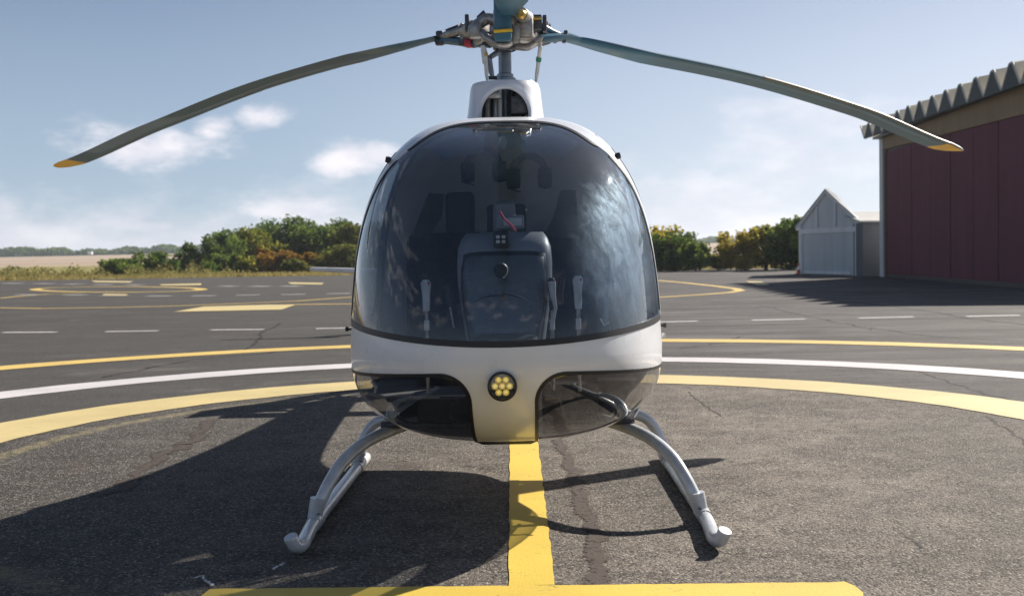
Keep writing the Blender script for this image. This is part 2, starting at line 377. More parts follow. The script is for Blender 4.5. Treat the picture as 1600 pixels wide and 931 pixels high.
# meadow and rising field, one sheet to the horizon
Vt, Ft = [], []
ys = [-3000, -400, -60, 0, 40, 80, 95, 120, 160, 220, 300, 420, 600, 800, 1100, 1600, 3000]; xs = list(np.linspace(-2400, 2400, 33))
def hz(x, y):
    if y < 95: return -.05
    return -.05 + .0078 * (min(y, 700) - 95) + .5 * math.sin(x * .006 + 1) * min(1, (y - 95) / 300) + (.0 if y <= 700 else -.004 * (y - 700))
for y in ys:
    for x in xs: Vt.append((x, y, hz(x, y)))
nx = len(xs)
for j in range(len(ys) - 1):
    for i in range(nx - 1): Ft.append((j * nx + i, j * nx + i + 1, (j + 1) * nx + i + 1, (j + 1) * nx + i))
tag(mesh_obj('field', Vt, Ft, FIELD), None, None, None, 'structure')
sheet('grass_verge', [(-200, gy(-200) - 3), (-90, gy(-90) - .3), (-40, gy(-40) - .2), (0, gy(0)), (40, gy(40) - .3), (90, gy(90) - .4), (200, gy(200)), (200, 118), (0, 112), (-200, 125)], -.03, GRASSG)

# ---- painted markings
def ring(name, r0, r1, z, mat, n=256, cx=RCX, cy=RCY):
    V = []
    for k in range(n):
        a = 2 * math.pi * k / n
        j0 = .006 * math.sin(a * 23 + r0) + .004 * math.sin(a * 61); j1 = .006 * math.sin(a * 19 + r1) + .004 * math.sin(a * 53)
        V += [(cx + (r0 + j0) * math.cos(a), cy + (r0 + j0) * math.sin(a), z), (cx + (r1 + j1) * math.cos(a), cy + (r1 + j1) * math.sin(a), z)]
    Fc = [(2 * k, 2 * k + 1, 2 * ((k + 1) % n) + 1, 2 * ((k + 1) % n)) for k in range(n)]
    return tag(mesh_obj(name, V, Fc, mat, smooth=False), None, None, None, 'structure')
RINGS = (3.816, 3.214, 5.448, 4.994, 7.812, 7.374)
ring('yellow_ring_marking', RINGS[1], RINGS[0], .004, PRING)
ring('white_ring_marking', RINGS[3], RINGS[2], .004, PWHT)
ring('thin_yellow_ring_marking', RINGS[5], RINGS[4], .004, PTHIN)
def poly_px(name, pts, z, mat):
    return sheet(name, [G(*p)[:2] for p in pts], z, mat)
def wob(a, b, n, amp=.003):
    out = []
    for i in range(n + 1):
        t = i / n; out.append((a[0] + (b[0] - a[0]) * t + random.uniform(-amp, amp), a[1] + (b[1] - a[1]) * t + random.uniform(-amp, amp)))
    return out
yb = G(800, 916)[1]
sheet('yellow_centre_line', wob((-.027, yb), (-.030, 8.2), 60) + wob((.140, 8.2), (.126, yb), 60), .004, PYEL)
xl, xr = G(330, 920)[0], G(1330, 911)[0]
bar = wob((xl, G(330, 920)[1] - .01), (xr - .06, G(1290, 911)[1]), 60) + [(xr - .02, yb - .02), (xr, yb - .07), (xr + .005, yb - .14)] + wob((xr - .01, yb - .2), (xl - .03, yb - .2), 40) 
sheet('yellow_cross_bar', bar, .0045, PYEL)
def strip_w(name, pts, width, z, mat, taper=False, uvs=False):
    """a painted line of even width through ground points"""
    P = [Vector((p[0], p[1], 0)) for p in pts]; V = []; uv = []
    for i, p in enumerate(P):
        t = (P[min(i + 1, len(P) - 1)] - P[max(i - 1, 0)]).normalized(); nrm = Vector((-t.y, t.x, 0))
        wd = width[i] if isinstance(width, (list, tuple)) else width
        V += [(p + nrm * wd / 2)[:2] + (z,), (p - nrm * wd / 2)[:2] + (z,)]; uv += [(0, i), (1, i)]
    Fc = [(2 * i, 2 * i + 1, 2 * i + 3, 2 * i + 2) for i in range(len(P) - 1)]
    return tag(mesh_obj(name, V, Fc, mat, smooth=False, uv=uv if uvs else None), None, None, None, 'structure')
for (a, b) in (((5, 519.5), (88, 519)), ((165, 518.3), (247, 517)), ((330, 515.5), (412, 514.8)), ((494, 513.6), (576, 511.8)), ((660, 510.5), (742, 508.6)), ((832, 507), (914, 505)),
               ((1008, 503.8), (1090, 501.8)), ((1175, 500.4), (1258, 498.6)), ((1342, 497.2), (1427, 495.2)), ((1510, 494.4), (1592, 492.8)), ((-160, 521), (-78, 520.6)), ((1680, 491), (1762, 489))):
    A, B = G(*a), G(*b); strip_w('white_dash', wob(A, B, 8, .006), .155, .004, PWHT)
for (a, b, y0, y1) in ((25, 62, 460.5, 460.5), (100, 135, 461, 461), (162, 198, 461.5, 461.8), (230, 266, 462.5, 462.5), (300, 336, 462.5, 462), (369, 406, 461.5, 460.8), (440, 477, 460.3, 459.6), (511, 547, 459, 458.4), (585, 620, 458, 457)):
    strip_w('far_white_dash', [G(a, y0), G(b, y1)], .36, .004, PWORN)
for (a, b, y0) in ((5, 35, 442.5), (55, 82, 443), (101, 127, 443.8), (149, 174, 444.6), (198, 222, 445), (345, 370, 447), (393, 420, 447.3), (440, 470, 447)):
    strip_w('far_white_dash', [G(a, y0), G(b, y0 + .2)], .55, .004, PWORN)
strip_w('yellow_guide_line', [G(*p) for p in ((-60, 480.5), (0, 481), (65, 482), (170, 480.6), (270, 478.2), (360, 474.8), (460, 470.6), (560, 463.5), (700, 455))], .20, .004, PTHIN)
strip_w('yellow_guide_line', [G(*p) for p in ((425, 477), (490, 475.6), (620, 474.5), (800, 472), (1030, 464.6), (1100, 460.4), (1140, 457.2), (1157, 454.4), (1150, 451.5), (1120, 447.5), (1070, 442), (1030, 438.5), (900, 432))], .26, .0065, PTHIN)
strip_w('yellow_guide_line', [G(*p) for p in ((-50, 468), (0, 466), (35, 462.5), (75, 459.6), (130, 458))], .22, .004, PTHIN)
poly_px('yellow_arrow_patch', ((272, 487.5), (440, 484), (461, 476.8), (420, 476.4), (318, 479.4)), .008, PRING)
V = []; c0 = G(185, 453); RA = abs(G(318, 453)[0] - G(53, 453.5)[0]) / 2
def ell(name, cpx, cpy, lx, rx, ty, by, wd):
    L, R_ = G(lx, cpy), G(rx, cpy); T, B = G(cpx, ty), G(cpx, by)
    c = Vector(((L[0] + R_[0]) / 2, (T[1] + B[1]) / 2)); a = (R_[0] - L[0]) / 2; b = (T[1] - B[1]) / 2
    P = [(c.x + a * math.cos(k * math.pi / 32), c.y + b * math.sin(k * math.pi / 32)) for k in range(65)]
    return strip_w(name, P, wd, .008, PTHIN if wd < .4 else PRING)
_e = [G(185 + 130 * math.cos(k * math.pi / 48), 452.4 + 4.3 * math.sin(k * math.pi / 48)) for k in range(97)]
strip_w('yellow_landing_circle', _e, .42, .008, PTHIN)
for q in (((143, 438.8), (208, 439.6), (203, 441.6), (148, 441)), ((450, 441.4), (506, 442.2), (503, 444.6), (455, 444)), ((250, 444.5), (314, 443), (315, 445.6), (252, 446.4)), ((163, 459.5), (200, 460), (196, 462), (160, 461.4)),
          ((1165, 439.8), (1190, 440.2), (1203, 445.4), (1182, 445.6))):
    poly_px('yellow_patch_marking', q, .009, PRING)
# cracks, soil trails, spatter
def crack(name, pxs, w0, mat, z=.0068, jit=.02, sub=6):
    P = []
    for i in range(len(pxs) - 1):
        a, b = Vector(G(*pxs[i])), Vector(G(*pxs[i + 1]))
        for k in range(sub): 
            q = a.lerp(b, k / sub); P.append((q.x + random.uniform(-jit, jit), q.y + random.uniform(-jit, jit)))
    P.append(G(*pxs[-1])[:2])
    return strip_w(name, P, [w0 * random.uniform(.6, 1.3) for _ in P], z, mat, uvs=True)
crack('soil_trail', [(860, 655), (872, 690), (893, 735), (915, 800), (930, 850), (940, 915), (950, 960)], .11, SOIL, .003)
crack('soil_trail', [(330, 655), (300, 690), (250, 712), (215, 745), (160, 775)], .14, SOIL, .003, .04)
crack('crack', [(1538, 650), (1562, 664), (1600, 690), (1650, 725)], .05, CRACK, .003)
crack('crack', [(160, 590), (300, 562), (420, 552), (470, 540)], .10, CRACK, .003, .03)
crack('crack', [(1350, 510), (1420, 522), (1480, 527), (1600, 533)], .12, CRACK, .003, .05)
crack('crack', [(1190, 478), (1290, 500), (1330, 508), (1360, 516)], .10, CRACK, .003, .05)
crack('crack', [(1330, 472), (1440, 484), (1520, 498), (1610, 508)], .22, CRACK, .003, .05)
crack('crack', [(440, 505), (412, 518), (400, 535), (380, 552)], .09, CRACK, .003, .03)
crack('crack', [(1440, 580), (1470, 592), (1530, 612), (1600, 630)], .06, CRACK, .003, .03)
crack('crack', [(1075, 612), (1090, 625), (1110, 640), (1130, 652)], .035, CRACK, .003, .008)
crack('crack', [(730, 728), (750, 731), (770, 733)], .035, CRACK, .003, .01)
crack('crack', [(1418, 838), (1432, 848), (1440, 856)], .03, CRACK, .003, .01)
crack('crack', [(1060, 545), (1100, 540), (1135, 534), (1160, 525)], .07, CRACK, .003, .03)
crack('white_spatter', [(303, 905), (318, 902), (322, 910), (332, 918)], .022, GUANO, .0075, .006)
crack('white_spatter', [(425, 893), (436, 886), (446, 882)], .024, GUANO, .0075, .008)


# ================================================================ helicopter (local frame: origin under the mast, nose towards -Y)
HL = Vector((-.015, 5.9, 0)); HR = -.014
HM = Matrix.Translation(HL) @ Matrix.Rotation(HR, 4, 'Z'); HMI = HM.inverted()
def L(px, py, D): return HMI @ W(px, py, D)
heli = thing('helicopter', 'small white helicopter with a round tinted windshield standing on silver skids on the marked pad', 'helicopter', HL, HR)
NY = -1.80                      # nose tip in local y
LW, LT, LB, WW, HT, HB, ZC = 1.02, 1.45, .90, .692, 1.053, .415, .70
def sm(a, b, x):
    t = np.clip((x - a) / (b - a), 0, 1); return t * t * (3 - 2 * t)
def pch(x, xs, ys):
    """monotone cubic through points"""
    xs = np.array(xs, float); ys = np.array(ys, float); h = np.diff(xs); dl = np.diff(ys) / h; m = np.zeros_like(xs)
    m[1:-1] = np.where(dl[:-1] * dl[1:] > 0, 2 * dl[:-1] * dl[1:] / (dl[:-1] + dl[1:] + 1e-12), 0)
    i = np.clip(np.searchsorted(xs, x) - 1, 0, len(h) - 1); t = (x - xs[i]) / h[i]
    return (1 + 2 * t) * (1 - t) ** 2 * ys[i] + t * (1 - t) ** 2 * h[i] * m[i] + t * t * (3 - 2 * t) * ys[i + 1] + t * t * (t - 1) * h[i] * m[i + 1]
def prof(d):
    """half width, top, bottom, exponents at distance d behind the nose"""
    d = np.asarray(d, float)
    w_ = WW * np.sqrt(np.maximum(0, 1 - np.abs(1 - np.minimum(d / LW, 1)) ** 2.3))
    t_ = HT * np.maximum(1e-12, 1 - np.abs(1 - np.minimum(d / LT, 1)) ** 2.0) ** .50
    b_ = HB * np.sqrt(np.maximum(0, 1 - np.abs(1 - np.minimum(d / LB, 1)) ** 2.2))
    w2 = pch(d, [1.02, 1.6, 2.05, 2.4, 2.8, 3.2, 4.0, 5.2, 5.7], [WW, .69, .60, .44, .29, .22, .16, .115, .10])
    t2 = pch(d, [1.45, 1.8, 2.3, 2.7, 3.2, 4.0, 5.2, 5.7], [ZC + HT, 1.79, 1.78, 1.72, 1.60, 1.50, 1.42, 1.40])
    b2 = pch(d, [.90, 1.5, 2.0, 2.25, 2.5, 2.8, 3.2, 4.0, 5.2, 5.7], [ZC - HB, .31, .44, .62, .88, .97, 1.0, 1.04, 1.09, 1.10])
    w_ = np.where(d > LW, w2, w_); top = np.where(d > LT, t2, ZC + t_); bot = np.where(d > LB, b2, ZC - b_)
    return w_, top, bot
dn = LW * (1 - np.cos(np.linspace(0, math.pi / 2, 104))); dn[0] = 1e-9
ds = np.concatenate([dn, np.linspace(LW, 2.9, 60)[1:], np.linspace(2.9, 5.7, 24)[1:]])
NA = 400; al = np.linspace(0, 2 * math.pi, NA, endpoint=False)
def pod(off=0.0):
    w_, top, bot = prof(ds)
    zc = ZC + (np.clip((ds - 2.0) / 1.0, 0, 1) ** 1) * ((top + bot) / 2 - ZC)
    k = sm(0, .9, ds); back = sm(2.2, 3.2, ds)
    nu = 2.05 + 1.35 * k - 1.3 * back; nl = 2.0 + .80 * k - .75 * back - .85 * sm(.88, 1.35, ds) * (1 - back)
    S = np.sin(al)[None, :]; Cc = np.cos(al)[None, :]
    n_ = np.where(S > 0, nu[:, None], nl[:, None])
    n_ = n_ * 1.0
    rad = (np.abs(Cc) ** n_ + np.abs(S) ** n_) ** (-1 / n_)
    x = w_[:, None] * Cc * rad * (1 - .085 * np.clip(S * rad, 0, 1) * (1 - back[:, None]))
    hh = np.where(S > 0, (top - zc)[:, None], (zc - bot)[:, None])
    z = zc[:, None] + hh * S * rad
    y = np.repeat((NY + ds)[:, None], NA, 1)
    P = np.stack([x, y, z], -1)
    du = np.empty_like(P); du[1:-1] = P[2:] - P[:-2]; du[0] = P[1] - P[0]; du[-1] = P[-1] - P[-2]
    dv = np.roll(P, -1, 1) - np.roll(P, 1, 1)
    N = np.cross(du, dv); N /= np.maximum(np.linalg.norm(N, axis=-1, keepdims=True), 1e-12)
    flip = np.sign((N * (P - np.array([0, 0, 0]) - np.stack([np.zeros_like(x), y * 0 + np.repeat((NY + ds + .3)[:, None], NA, 1), np.repeat(zc[:, None], NA, 1)], -1))).sum(-1).mean())
    N *= flip
    N[0] = np.array([0, -1, 0])
    return P, N
PP, PN = pod()
nS = len(ds)
idx = np.arange(nS * NA).reshape(nS, NA)
PV = PP.reshape(-1, 3); PNN = PN.reshape(-1, 3)
quads = []
for i in range(nS - 1):
    a = idx[i]; b = idx[i + 1]
    for k in range(NA):
        k2 = (k + 1) % NA
        quads.append((a[k], a[k2], b[k2], b[k]))
BASE = (PV, PNN, quads)
def clip(M, fn):
    """keep the part of the surface where fn(points) >= 0, cutting faces cleanly along the zero line"""
    V, N, Fc = M; f = fn(V); keep = f >= 0
    V2 = []; N2 = []; mp = {}; ec = {}; out = []
    def vid(i):
        if i not in mp: mp[i] = len(V2); V2.append(V[i]); N2.append(N[i])
        return mp[i]
    def eid(i, j):
        key = (i, j) if i < j else (j, i)
        if key not in ec:
            a, b = key; t = f[a] / (f[a] - f[b]); ec[key] = len(V2)
            V2.append(V[a] + (V[b] - V[a]) * t); n_ = N[a] + (N[b] - N[a]) * t; N2.append(n_ / max(np.linalg.norm(n_), 1e-9))
        return ec[key]
    for q in Fc:
        kk = [keep[i] for i in q]
        if all(kk): out.append(tuple(vid(i) for i in q)); continue
        if not any(kk): continue
        r = []
        for n0, i in enumerate(q):
            j = q[(n0 + 1) % len(q)]
            if keep[i]: r.append(vid(i))
            if keep[i] != keep[j]: r.append(eid(i, j))
        if len(r) >= 3: out.append(tuple(r))
    return (np.array(V2).reshape(-1, 3), np.array(N2).reshape(-1, 3), out)
def panel(name, M, mat, parent=None, off=0.0, flip=False):
    V, N, Fc = M
    Fq = [f[::-1] for f in Fc] if flip else Fc
    return mesh_obj(name, V + N * off, Fq, mat, parent or heli, True, N if not flip else -N)
def slab(name, M, mat, parent, off, th):
    """panel with a rim: outer skin raised by off, edges turned down to th below the skin"""
    V, N, Fc = M; cnt = {}
    for f in Fc:
        for a, b in zip(f, f[1:] + f[:1]): cnt[(a, b)] = cnt.get((a, b), 0) + 1
    bd = [(a, b) for (a, b) in cnt if (b, a) not in cnt]
    n = len(V); V2 = np.concatenate([V + N * off, V + N * (off - th)]); F2 = list(Fc) + [(b, a, a + n, b + n) for a, b in bd]
    N2 = np.concatenate([N, N])
    o = mesh_obj(name, V2, F2, mat, parent, True); o.data.set_sharp_from_angle(angle=math.radians(50)); return o
# orientation check: make faces wind outward
_v = BASE[0]; _q = BASE[2][NA * 50 + 10]; _nn = np.cross(_v[_q[1]] - _v[_q[0]], _v[_q[2]] - _v[_q[1]])
if (_nn * BASE[1][_q[0]]).sum() < 0: BASE = (PV, PNN, [q[::-1] for q in quads])
D_ = lambda V: V[:, 1] - NY
def zs(V): return .765 + .055 * (V[:, 0] / .69) ** 2
def dp(V): return .735 + .02 * np.clip((V[:, 2] - .77) / .95, 0, 1) + .21 * np.clip((V[:, 2] - 1.55) / .15, 0, 1.2) ** 1.5
def f_wind(V): return np.minimum(V[:, 2] - zs(V) - .012, dp(V) - D_(V))
def zt(V): return .655 - .050 * (V[:, 0] / .69) ** 2
def f_chin(V, gx=.124, r=.115):
    a = np.abs(V[:, 0]) - gx; b = zt(V) - V[:, 2]
    f = np.where((a < r) & (b < r), r - np.hypot(r - a, r - b), np.minimum(a, b))
    c = .82 + .32 * sm(.42, .58, np.abs(V[:, 0])) - D_(V)
    return np.minimum(f, c)
def rbox(u, v, u0, u1, v0, v1, r):
    cu, cv = (u0 + u1) / 2, (v0 + v1) / 2
    qx = np.abs(u - cu) - (u1 - u0) / 2 + r; qy = np.abs(v - cv) - (v1 - v0) / 2 + r
    return -(np.hypot(np.maximum(qx, 0), np.maximum(qy, 0)) + np.minimum(np.maximum(qx, qy), 0) - r)
def f_dwin(V): return np.minimum(rbox(D_(V) - .05 * (V[:, 2] - .8), V[:, 2], .89, 1.62, .80, 1.56, .12), np.abs(V[:, 0]) - .2)
def f_door(V): return np.minimum(rbox(D_(V) - .05 * (V[:, 2] - .8), V[:, 2], .855, 1.70, .665, 1.63, .16), np.abs(V[:, 0]) - .2)
def neg(fn, e=0.0): return lambda V: -fn(V) - e
front = clip(BASE, lambda V: 3.0 - D_(V)); rear = clip(BASE, lambda V: D_(V) - 3.0)
windM = clip(front, f_wind); rest = clip(front, neg(f_wind))
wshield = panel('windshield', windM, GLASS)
chinM = clip(rest, f_chin); rest = clip(rest, neg(f_chin))
for s in (-1, 1): panel('chin_window', clip(chinM, lambda V: V[:, 0] * s), GLASSC)
doorM = clip(rest, f_door); body = clip(rest, neg(f_door, .004))
fus = panel('fuselage', body, WHITE)
panel('cabin_lining', clip(body, lambda V: 1.72 - D_(V)), LINING, fus, -.012)
for s in (-1, 1):
    dm = clip(doorM, lambda V: V[:, 0] * s)
    dr = panel('door', clip(dm, neg(f_dwin)), WHITE)
    panel('door_window', clip(dm, f_dwin), GLASSD if s < 0 else GLASSL, dr)
    slab('window_seal', clip(clip(dm, lambda V: f_dwin(V) + .010), neg(f_dwin, -.008)), BLACKR, dr, .003, .006)
    panel('door_lining', clip(dm, neg(f_dwin, .01)), LINING, dr, -.012)
panel('tail_boom', rear, WHITE)
# seals and frame bead
slab('windshield_seal', clip(clip(front, lambda V: np.minimum(.0120 - np.abs(V[:, 2] - zs(V)), dp(V) - D_(V) + .002)), lambda V: V[:, 2] - .6), BLACKR, heli, .003, .008)
bead = clip(clip(front, lambda V: .007 - np.abs(D_(V) - dp(V))), lambda V: V[:, 2] - zs(V))
slab('windshield_frame_seal', bead, BLACKR, heli, .0035, .008)
bead = clip(clip(front, lambda V: np.minimum(D_(V) - dp(V) - .007, dp(V) + .060 - D_(V))), lambda V: V[:, 2] - zs(V) + .0)
slab('windshield_frame', bead, WHITE, heli, .005, .010)
for s in (-1, 1):
    slab('chin_window_seal', clip(clip(front, lambda V: .0065 - np.abs(f_chin(V))), lambda V: np.minimum(np.minimum(V[:, 0] * s, .80 + .4 * sm(.5, .6, np.abs(V[:, 0])) - D_(V)), zt(V) + .02 - V[:, 2])), BLACKR, heli, .003, .008)
    # tinted sun band along the upper edge of the windshield, inside
    panel('sunshade_band', clip(windM, lambda V: np.minimum(np.minimum(dp(V) - .03 - D_(V), D_(V) - (dp(V) - .20 - .05 * np.abs(V[:, 0]))), np.minimum(V[:, 0] * s - .075, .36 - V[:, 0] * s + (V[:, 2] - 1.6)))), SHADEB, wshield, -.012)
# mast fairing with arched intake
def fairing():
    n = 72; V = []; N = []; F_ = []; zz = np.linspace(0, 1, 14)
    for j, t in enumerate(zz):
        z = 1.68 + .288 * t; sx = .222 - .042 * t ** .8; sy = .36 - .12 * t
        if j == 13: sx -= .006; sy -= .006
        for k in range(n):
            a = 2 * math.pi * k / n; c, s_ = math.cos(a), math.sin(a)
            r = (abs(c) ** 2.5 + abs(s_) ** 2.5) ** (-1 / 2.5)
            V.append((sx * c * r, sy * s_ * r + (.05 if s_ > 0 else 0) * (1 - t), z))
    for j in range(13):
        for k in range(n): F_.append((j * n + k, j * n + (k + 1) % n, (j + 1) * n + (k + 1) % n, (j + 1) * n + k))
    V = np.array(V); N = np.stack([V[:, 0], V[:, 1], V[:, 2] * 0 + .05], -1); N /= np.linalg.norm(N, axis=1, keepdims=True)
    return V, N, F_
def f_arch(V):      # half-round mouth in the front of the fairing
    return np.where(V[:, 1] < 0, .125 - np.hypot(V[:, 0], (V[:, 2] - 1.80) * np.where(V[:, 2] > 1.80, 1.0, .3)), -1.0)
FM = fairing()
# refine by splitting quads for a clean arch
def refine(M, k=1):
    V, N, Fc = M
    for _ in range(k):
        V = list(map(np.array, V)); N = list(map(np.array, N)); ec = {}; out = []
        def mid(i, j):
            key = (min(i, j), max(i, j))
            if key not in ec: ec[key] = len(V); V.append((V[i] + V[j]) / 2); N.append((N[i] + N[j]) / 2)
            return ec[key]
        for q in Fc:
            c = len(V); V.append(sum(V[i] for i in q) / 4); N.append(sum(N[i] for i in q) / 4)
            e = [mid(q[i], q[(i + 1) % 4]) for i in range(4)]
            for i in range(4): out.append((q[i], e[i], c, e[i - 1]))
        Fc = out
    return np.array(V), np.array(N), Fc
FM = refine(FM, 1)
fair = slab('mast_fairing', clip(FM, neg(f_arch)), WHITE, heli, 0, .02)
slab('intake_lip', clip(clip(FM, lambda V: f_arch(V) + .014), neg(f_arch, .002)), WHITE, fair, .012, .03)
b = MB(); b.lathe([(.03, 1.958), (.15, 1.958), (.172, 1.965)], (0, 0, 0), seg=48)
b.build('fairing_rim', WHITE, fair)
b = MB(); b.box((0, .02, 1.83), (.27, .012, .26)); b.box((0, -.05, 1.745), (.30, .30, .012)); b.build('firewall', DSTEEL, fair)
for (px, r, m) in ((762, .012, STEEL), (768, .007, BLACKP), (774, .015, STEEL), (781, .010, GREYP), (800, .010, BLACKP), (812, .018, DSTEEL), (822, .008, STEEL)):
    p = L(px, 160, 5.76); MB().tube([(p.x, p.y, 1.76), (p.x * .96, p.y + .02, 1.95)], r, 10).build('control_rod', m, fair)
MB().box((L(772, 150, 5.7) + Vector((0, 0, 0))), (.07, .05, .03), bev=.006).build('rod_bracket', STEEL, fair)
MB().box((L(812, 165, 5.74)), (.09, .05, .09), bev=.01).build('gearbox_cover', DSTEEL, fair)

# ---- nose landing light
c0 = L(785, 602, 4.125); c0.y = NY - .010
hou = MB().lathe([(.0, .03), (.044, .03), (.046, -.004), (.050, -.010), (.054, -.006), (.055, .012)], c0, (0, 1, -.10), 40).build('landing_light', BLACKP, heli)
ledb = MB()
for k in range(7):
    a = k * math.pi / 3; rr = 0 if k == 6 else .0265
    cc = Vector((c0.x + rr * math.cos(a), c0.y + .012, c0.z + rr * math.sin(a)))
    MB().lathe([(.003, .010), (.006, .006), (.0105, -.004), (.0125, -.008), (.0130, -.006)], cc, (0, 1, -.1), 16).build('led_cup', LEDR, hou)
    MB().lathe([(.0, -.004), (.006, -.003), (.0072, .004)], cc + Vector((0, .004, 0)), (0, 1, 0), 10).build('led_chip', LEDE, hou)
MB().lathe([(.0, -.012), (.03, -.0115), (.046, -.008)], c0, (0, 1, -.10), 32).build('lamp_glass', GLASSX, hou)

# ---- small fittings on the shell
def surf(px, D): pass
for (px, py, D) in ((607, 250, 4.92), (965, 244, 4.92)):
    p = L(px, py, D); s = -1 if px < 800 else 1
    m = MB(); m.lathe([(.0, -.012), (.012, -.011), (.015, .0), (.013, .012), (.0, .014)], p, (s, 0, .25), 16)
    m.tube([p, p + Vector((-s * .012, .0, -.035))], [.008, .005], 8); m.build('frame_latch', BLACKP, heli)
for (px, py) in ((542, 514), (1039, 508)):
    s = -1 if px < 800 else 1
    p = L(px, py, 4.98); m = MB(); m.lathe([(.0, -.008), (.010, -.007), (.010, .006), (.0, .008)], p, (s, -.4, 0), 12)
    m.tube([p, p + Vector((-s * .03, 0, 0))], .005, 8); m.build('air_vent_probe', BLACKP, heli)
MB().box(L(1037, 524, 5.0), (.012, .03, .02), bev=.004).build('door_catch', GREYP, heli)

# ---- interior
fl = MB(); fl.prism([(-.60, -.72), (.60, -.72), (.60, .0), (-.60, .0)], .50, .515); fl.prism([(-.50, -1.27), (-.17, -1.27), (-.17, -.722), (-.60, -.722), (-.60, -1.10)], .50, .515); fl.build('cabin_floor_with_sun_block', LINING, heli)  # left front extension added to block sunlight crossing the cabin
_j = int(np.argmin(np.abs(ds - 1.70))); _sec = [Vector((p[0] * .97, -.10, ZC + (p[2] - ZC) * .97)) for p in PP[_j]]
mesh_obj('rear_bulkhead', _sec + [v + Vector((0, .03, 0)) for v in _sec], [tuple(range(NA)), tuple(range(NA, 2 * NA))[::-1]] + [(i, (i + 1) % NA, NA + (i + 1) % NA, NA + i) for i in range(NA)], BULK, heli, False)
# spine on the ceiling, overhead switches
MB().tube([(0, -.90, 1.59), (0, -.60, 1.66), (0, -.2, 1.68)], [.03, .04, .05], 12, squash=.6).build('ceiling_spine', BULK, heli)
# instrument console
def console(nm='instrument_console', mat=None, ex=0.0, exz=0.0, back=0.0, par=None):
    V = []; n = 56; rows = []
    zz = [.56, .62, .70, .78, .86, .94, 1.02, 1.08, 1.115, 1.14]
    for z in zz:
        hw = .142 + .045 * float(sm(.60, .98, z)); k = max(0, (z - 1.02) / .125)
        hw += ex; hw -= .040 * k ** 3; yf = -1.20 + .16 * (z - .56) + .10 * k ** 3; dep = .20
        for i in range(n):
            a = 2 * math.pi * i / n; c, s_ = math.cos(a), math.sin(a); r = (abs(c) ** 4 + abs(s_) ** 4) ** -.25
            V.append((hw * c * r, yf + dep / 2 + dep / 2 * s_ * r - .018 * math.cos(a - math.pi / 2 + math.pi) * (1 - c * c) * 0 + back, z + exz * (z - .56) / .58))
    F_ = [(j * n + i, j * n + (i + 1) % n, (j + 1) * n + (i + 1) % n, (j + 1) * n + i) for j in range(len(zz) - 1) for i in range(n)]
    F_.append(tuple((len(zz) - 1) * n + i for i in range(n)))
    return mesh_obj(nm, V, F_, mat or CONS, par or heli, True)
con = console(); con.data.set_sharp_from_angle(angle=math.radians(60))
def frame_path(z0, hw0, hw1, ztop, y, n=8, r=.05):
    pts = [(-hw0, y, z0), (-hw1, y + .05, ztop - r - .12)]
    for k in range(n + 1):
        a = math.pi - k * math.pi / 2 / n; pts.append((-hw1 + r + r * math.cos(a), y + .065, ztop - r + r * math.sin(a)))
    pts += [(-p[0], p[1], p[2]) for p in pts[::-1]]
    return pts
gr_ = console('console_groove', BLACKP, .008, .016, .012, con); hd = console('console_hood', CONS2, .020, .050, .032, con)
for o_ in (gr_, hd): o_.data.set_sharp_from_angle(angle=math.radians(60))
pe = L(783, 423, 4.655); MB().lathe([(.0, -.012), (.024, -.011), (.030, -.004), (.031, .02)], pe, (0, 1, .15), 28).build('vent_outlet', BLACKP, con)
MB().tube([pe + Vector((.025 * math.cos(a), -.006, .030 * math.sin(a))) for a in np.linspace(-1.3, 1.3, 10)], .0035, 6).build('vent_rim', GREYP, con)
for a, b_ in (((742, 471), (790, 463)), ((781, 461), (826, 471))):
    pA, pB = L(*a, 4.66), L(*b_, 4.66); mid_ = (pA + pB) / 2 + Vector((0, 0, .012))
    MB().tube([pA, (pA + mid_) / 2 + Vector((0, 0, .005)), mid_, (pB + mid_) / 2 + Vector((0, 0, .003)), pB], [.001, .003, .004, .003, .001], 6).build('console_crease', BLACKP, con)
pc = L(783, 374, 4.80)
cmp_ = MB().box(pc, (.066, .05, .075), bev=.008).build('compass', BLACKP, con)
for dx_, dz_ in ((-.013, .010), (.011, .010), (-.013, -.010), (.011, -.010)):
    MB().box(pc + Vector((dx_, -.027, dz_)), (.016, .004, .013), bev=.002).build('compass_mark', GREYP, cmp_)
pg = L(797, 347, 4.98); MB().box(pg, (.125, .03, .062), bev=.008).build('radio_unit', CONS2, con)
MB().box(pg + Vector((.012, -.017, .0)), (.080, .004, .034), bev=.002).build('radio_label', GREYP, con)
pd = L(788, 330, 5.05); MB().tube([pd + Vector((0, 0, -.12)), pd + Vector((0, 0, -.02)), pd + Vector((0, 0, .03)), pd + Vector((0, 0, .043)), pd + Vector((0, 0, .048))], [.052, .052, .048, .032, .008], 20, squash=.7).build('camera_dome', CONS2, con)
MB().box(L(792, 344, 5.30), (.19, .04, .15), bev=.02).build('map_case', BLACKP, con)
